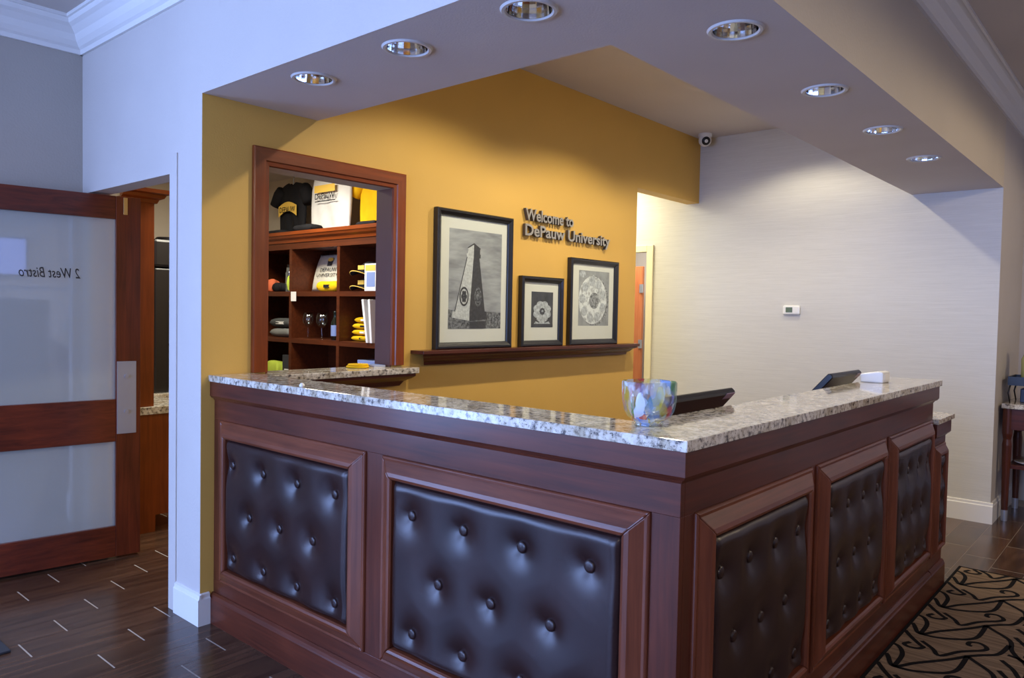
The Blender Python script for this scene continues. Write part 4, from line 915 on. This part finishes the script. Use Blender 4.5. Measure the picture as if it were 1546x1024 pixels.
# ================================================================== CONSOLE TABLE ON THE RIGHT
ctb = thing('console_table', (4.85, -0.5, 0), 'dark wooden console table with a granite top beside the white column', 'table')
TX0, TX1, TY0, TY1 = 4.48, 5.0, -1.2, -0.004
MB().box(TX0-0.02, TX1, TY0, TY1, 0.772, 0.805).build('granite_top', M['granite'], ctb, bevel=0.003)
MB().box(TX0, TX0+0.03, TY0+0.06, TY1-0.05, 0.63, 0.772).build('front_apron', M['wood_y'], ctb); MB().box(TX1-0.03, TX1, TY0+0.06, TY1-0.05, 0.63, 0.772).build('back_apron', M['wood_y'], ctb)
for y in (TY0+0.03, TY1-0.035): MB().box(TX0+0.02, TX1-0.02, y-0.012, y+0.012, 0.63, 0.772).build('side_apron', M['wood_x'], ctb)
for x in (TX0+0.022, TX1-0.022):
    for y in (TY0+0.03, TY1-0.035):
        lg_ = MB().lathe([(0.0, 0.075), (0.020, 0.075), (0.024, 0.30), (0.030, 0.52), (0.024, 0.56), (0.032, 0.60), (0.032, 0.772)], (x, y, 0), 16).build('leg', M['wood_z'], ctb, smooth=False)
        MB().lathe([(0.0, 0.0), (0.019, 0.0), (0.022, 0.075), (0.0, 0.076)], (x, y, 0), 16).build('ferrule', M['steel'], lg_)
MB().box(TX0+0.03, TX1-0.03, TY0+0.04, TY1-0.04, 0.36, 0.385).build('lower_shelf', M['wood_y'], ctb, bevel=0.002)
pt2 = thing('plate', (4.62, -0.16, 0.385), 'white plate on the lower shelf of the console table', 'plate')
MB().lathe([(0.0, 0.0), (0.05, 0.0), (0.09, 0.016), (0.092, 0.020), (0.05, 0.006), (0.0, 0.006)], (4.62, -0.16, 0.3855), 28).build('dish', M['white_plastic'], pt2, smooth=True)
tr_ = thing('tray_stand', (4.70, -0.16, 0.805), 'black tray raised on thin legs on the console table', 'tray')
MB().box(4.56, 4.86, -0.36, -0.02, 0.925, 0.935).build('tray_base', M['black'], tr_)
for a in [(4.56, 4.57, -0.36, -0.02), (4.85, 4.86, -0.36, -0.02), (4.57, 4.85, -0.36, -0.35), (4.57, 4.85, -0.03, -0.02)]: MB().box(a[0], a[1], a[2], a[3], 0.935, 0.985).build('tray_side', M['black'], tr_)
for x in (4.575, 4.845):
    for y in (-0.345, -0.035): MB().tube([(x, y, 0.925), (x, y+0.012, 0.87), (x, y, 0.8052)], 0.005, 6).build('leg', M['black'], tr_, smooth=True)
bs = thing('serving_box', (4.72, -0.18, 0.805), 'dark blue box under the black tray', 'box')
MB().box(4.64, 4.82, -0.30, -0.085, 0.8055, 0.90).build('box', plain('navy', lin(22, 30, 60), 0.4), bs, bevel=0.004)
vs_ = thing('vase', (4.70, -0.15, 0.935), 'pale yellow glass jar standing in the black tray', 'jar')
MB().lathe([(0.0, 0.0), (0.062, 0.0), (0.072, 0.03), (0.074, 0.17), (0.055, 0.21), (0.050, 0.25), (0.056, 0.262), (0.0, 0.262)], (4.70, -0.15, 0.9352), 28).build('jar_body', plain('pale_yellow_glass', lin(206, 200, 120), 0.15), vs_, smooth=True)
MB().lathe([(0.0, 0.262), (0.058, 0.262), (0.058, 0.285), (0.0, 0.29)], (4.70, -0.15, 0.9352), 28).build('jar_lid', M['ring'], vs_)
wf = thing('wall_picture', (XFAR, -0.36, 1.4), 'dark framed picture on the far wall above the console table', 'picture')
WB = Basis((XFAR-0.001, 0, 0), (0, -1, 0), (0, 0, 1), (-1, 0, 0))
frame_pieces(WB, 0.165, 0.60, 1.20, 1.36, [(0, 0), (0, 0.02), (0.025, 0.02), (0.025, 0)], 'frame_side', M['wood_x'], wf)
MB().box(XFAR-0.008, XFAR-0.001, -0.575, -0.19, 1.225, 1.335).build('print', M['p_grey'], wf)

# ================================================================== RUG, MAT
rg = thing('rug', (1.4, -0.8, 0), 'brown runner rug with black vine pattern beside the counter', 'rug')
RX0, RX1, RY0, RY1 = -0.7, 3.155, -1.45, -0.022
MB().box(RX0, RX1, RY0, RY1, 0.0005, 0.007).build('pile', M['rug'], rg)
CUR = [[(2.042,-0.003),(1.942,-0.065),(1.875,-0.117),(1.86,-0.133),(1.831,-0.121),(1.821,-0.088),(1.84,-0.065),(1.876,-0.081)],
 [(2.155,0.005),(2.091,-0.042),(1.998,-0.089),(2.084,-0.144),(2.157,-0.197),(2.226,-0.245),(2.301,-0.287)],
 [(1.998,-0.089),(2.004,-0.149),(2.044,-0.218),(2.087,-0.263),(2.151,-0.284),(2.301,-0.287)],
 [(2.229,-0.007),(2.211,-0.054),(2.143,-0.085),(2.057,-0.091),(1.998,-0.089)],
 [(1.923,-0.112),(1.869,-0.165),(1.816,-0.202),(1.913,-0.254),(1.996,-0.324),(2.036,-0.33),(2.066,-0.301),(2.051,-0.269),(2.017,-0.267),(2.011,-0.282)],
 [(2.301,-0.287),(2.351,-0.327),(2.412,-0.378),(2.539,-0.397)],
 [(2.301,-0.287),(2.27,-0.315),(2.187,-0.391),(2.082,-0.411),(2.013,-0.442),(1.98,-0.466)]]
def catmull(p, n=6):
    q = [p[0]]+list(p)+[p[-1]]; out = []
    for i in range(1, len(q)-2):
        for k in range(n):
            t = k/n; f = lambda a, b, c, d: 0.5*((2*b)+(-a+c)*t+(2*a-5*b+4*c-d)*t*t+(-a+3*b-3*c+d)*t**3)
            out.append((f(*[q[i+j][0] for j in (-1, 0, 1, 2)]), f(*[q[i+j][1] for j in (-1, 0, 1, 2)])))
    return out+[p[-1]]
ln = MB()
for rep in range(-7, 4):
    for strip in range(4):
        for c in CUR:
            pts = catmull([(x+rep*0.412+(0.2 if strip % 2 else 0), y-strip*0.40) for x, y in c])
            wd_ = 0.0095; seg = []
            for i, (x, y) in enumerate(pts):
                x2, y2 = pts[min(i+1, len(pts)-1)]; x1, y1 = pts[max(i-1, 0)]; L_ = math.hypot(x2-x1, y2-y1) or 1
                nx, ny = -(y2-y1)/L_*wd_, (x2-x1)/L_*wd_; seg.append(((x+nx, y+ny), (x-nx, y-ny)))
            for a, b in zip(seg, seg[1:]):
                q4 = [a[0], b[0], b[1], a[1]]
                if all(RX0 < x < RX1 and RY0 < y < RY1 for x, y in q4): ln.poly([(x, y, 0.0078) for x, y in q4])
ln.build('vine_pattern', M['rug_line'], rg, recalc=False)
MB().box(RX0, RX1, RY1-0.012, RY1+0.001, 0.0004, 0.0082).box(RX0, RX1, RY0-0.001, RY0+0.012, 0.0004, 0.0082).box(RX1-0.012, RX1+0.001, RY0, RY1, 0.0004, 0.0082).box(RX0-0.001, RX0+0.012, RY0, RY1, 0.0004, 0.0082).build('binding', M['rug_line'], rg)
mt = thing('door_mat', (-1.2, 2.6, 0), 'dark grey door mat at the left edge of the photo', 'mat')
MB().box(-1.8, -0.68, 2.5, 3.3, 0.0005, 0.010).build('mat_pile', plain('mat_rubber', lin(44, 46, 52), 0.9), mt, bevel=0.003)
MB().box(-1.76, -0.72, 2.54, 3.26, 0.010, 0.013).build('mat_top', cloth('mat_fibre', lin(58, 60, 66)), mt)

# ================================================================== LOBBY SIDE MIRRORED IN THE DOOR GLASS
fpce = thing('fireplace', (-0.45, -4.9, 0), 'white fireplace surround across the lobby, mirrored in the glass door', 'fireplace')
for x0 in (-1.60, 0.33): MB().box(x0, x0+0.40, -5.0, -4.8, 0, 1.42).build('pilaster', M['trim'], fpce, bevel=0.01)
MB().box(-1.60, 0.73, -5.0, -4.8, 1.42, 1.60).build('frieze', M['trim'], fpce); MB().box(-1.70, 0.83, -5.0, -4.70, 1.60, 1.66).build('mantel_shelf', M['trim'], fpce, bevel=0.01)
MB().box(-1.20, 0.33, -5.0, -4.92, 0, 1.42).build('hearth_slab', M['hearth'], fpce)
tv = thing('television', (-0.6, -4.95, 1.74), 'television with a blue picture over the fireplace, mirrored in the glass door', 'television')
MB().box(-1.28, 0.08, -5.0, -4.92, 1.74, 2.30).build('bezel', M['black'], tv); MB().box(-1.25, 0.05, -4.925, -4.915, 1.77, 2.27).build('picture', M['screen'], tv)
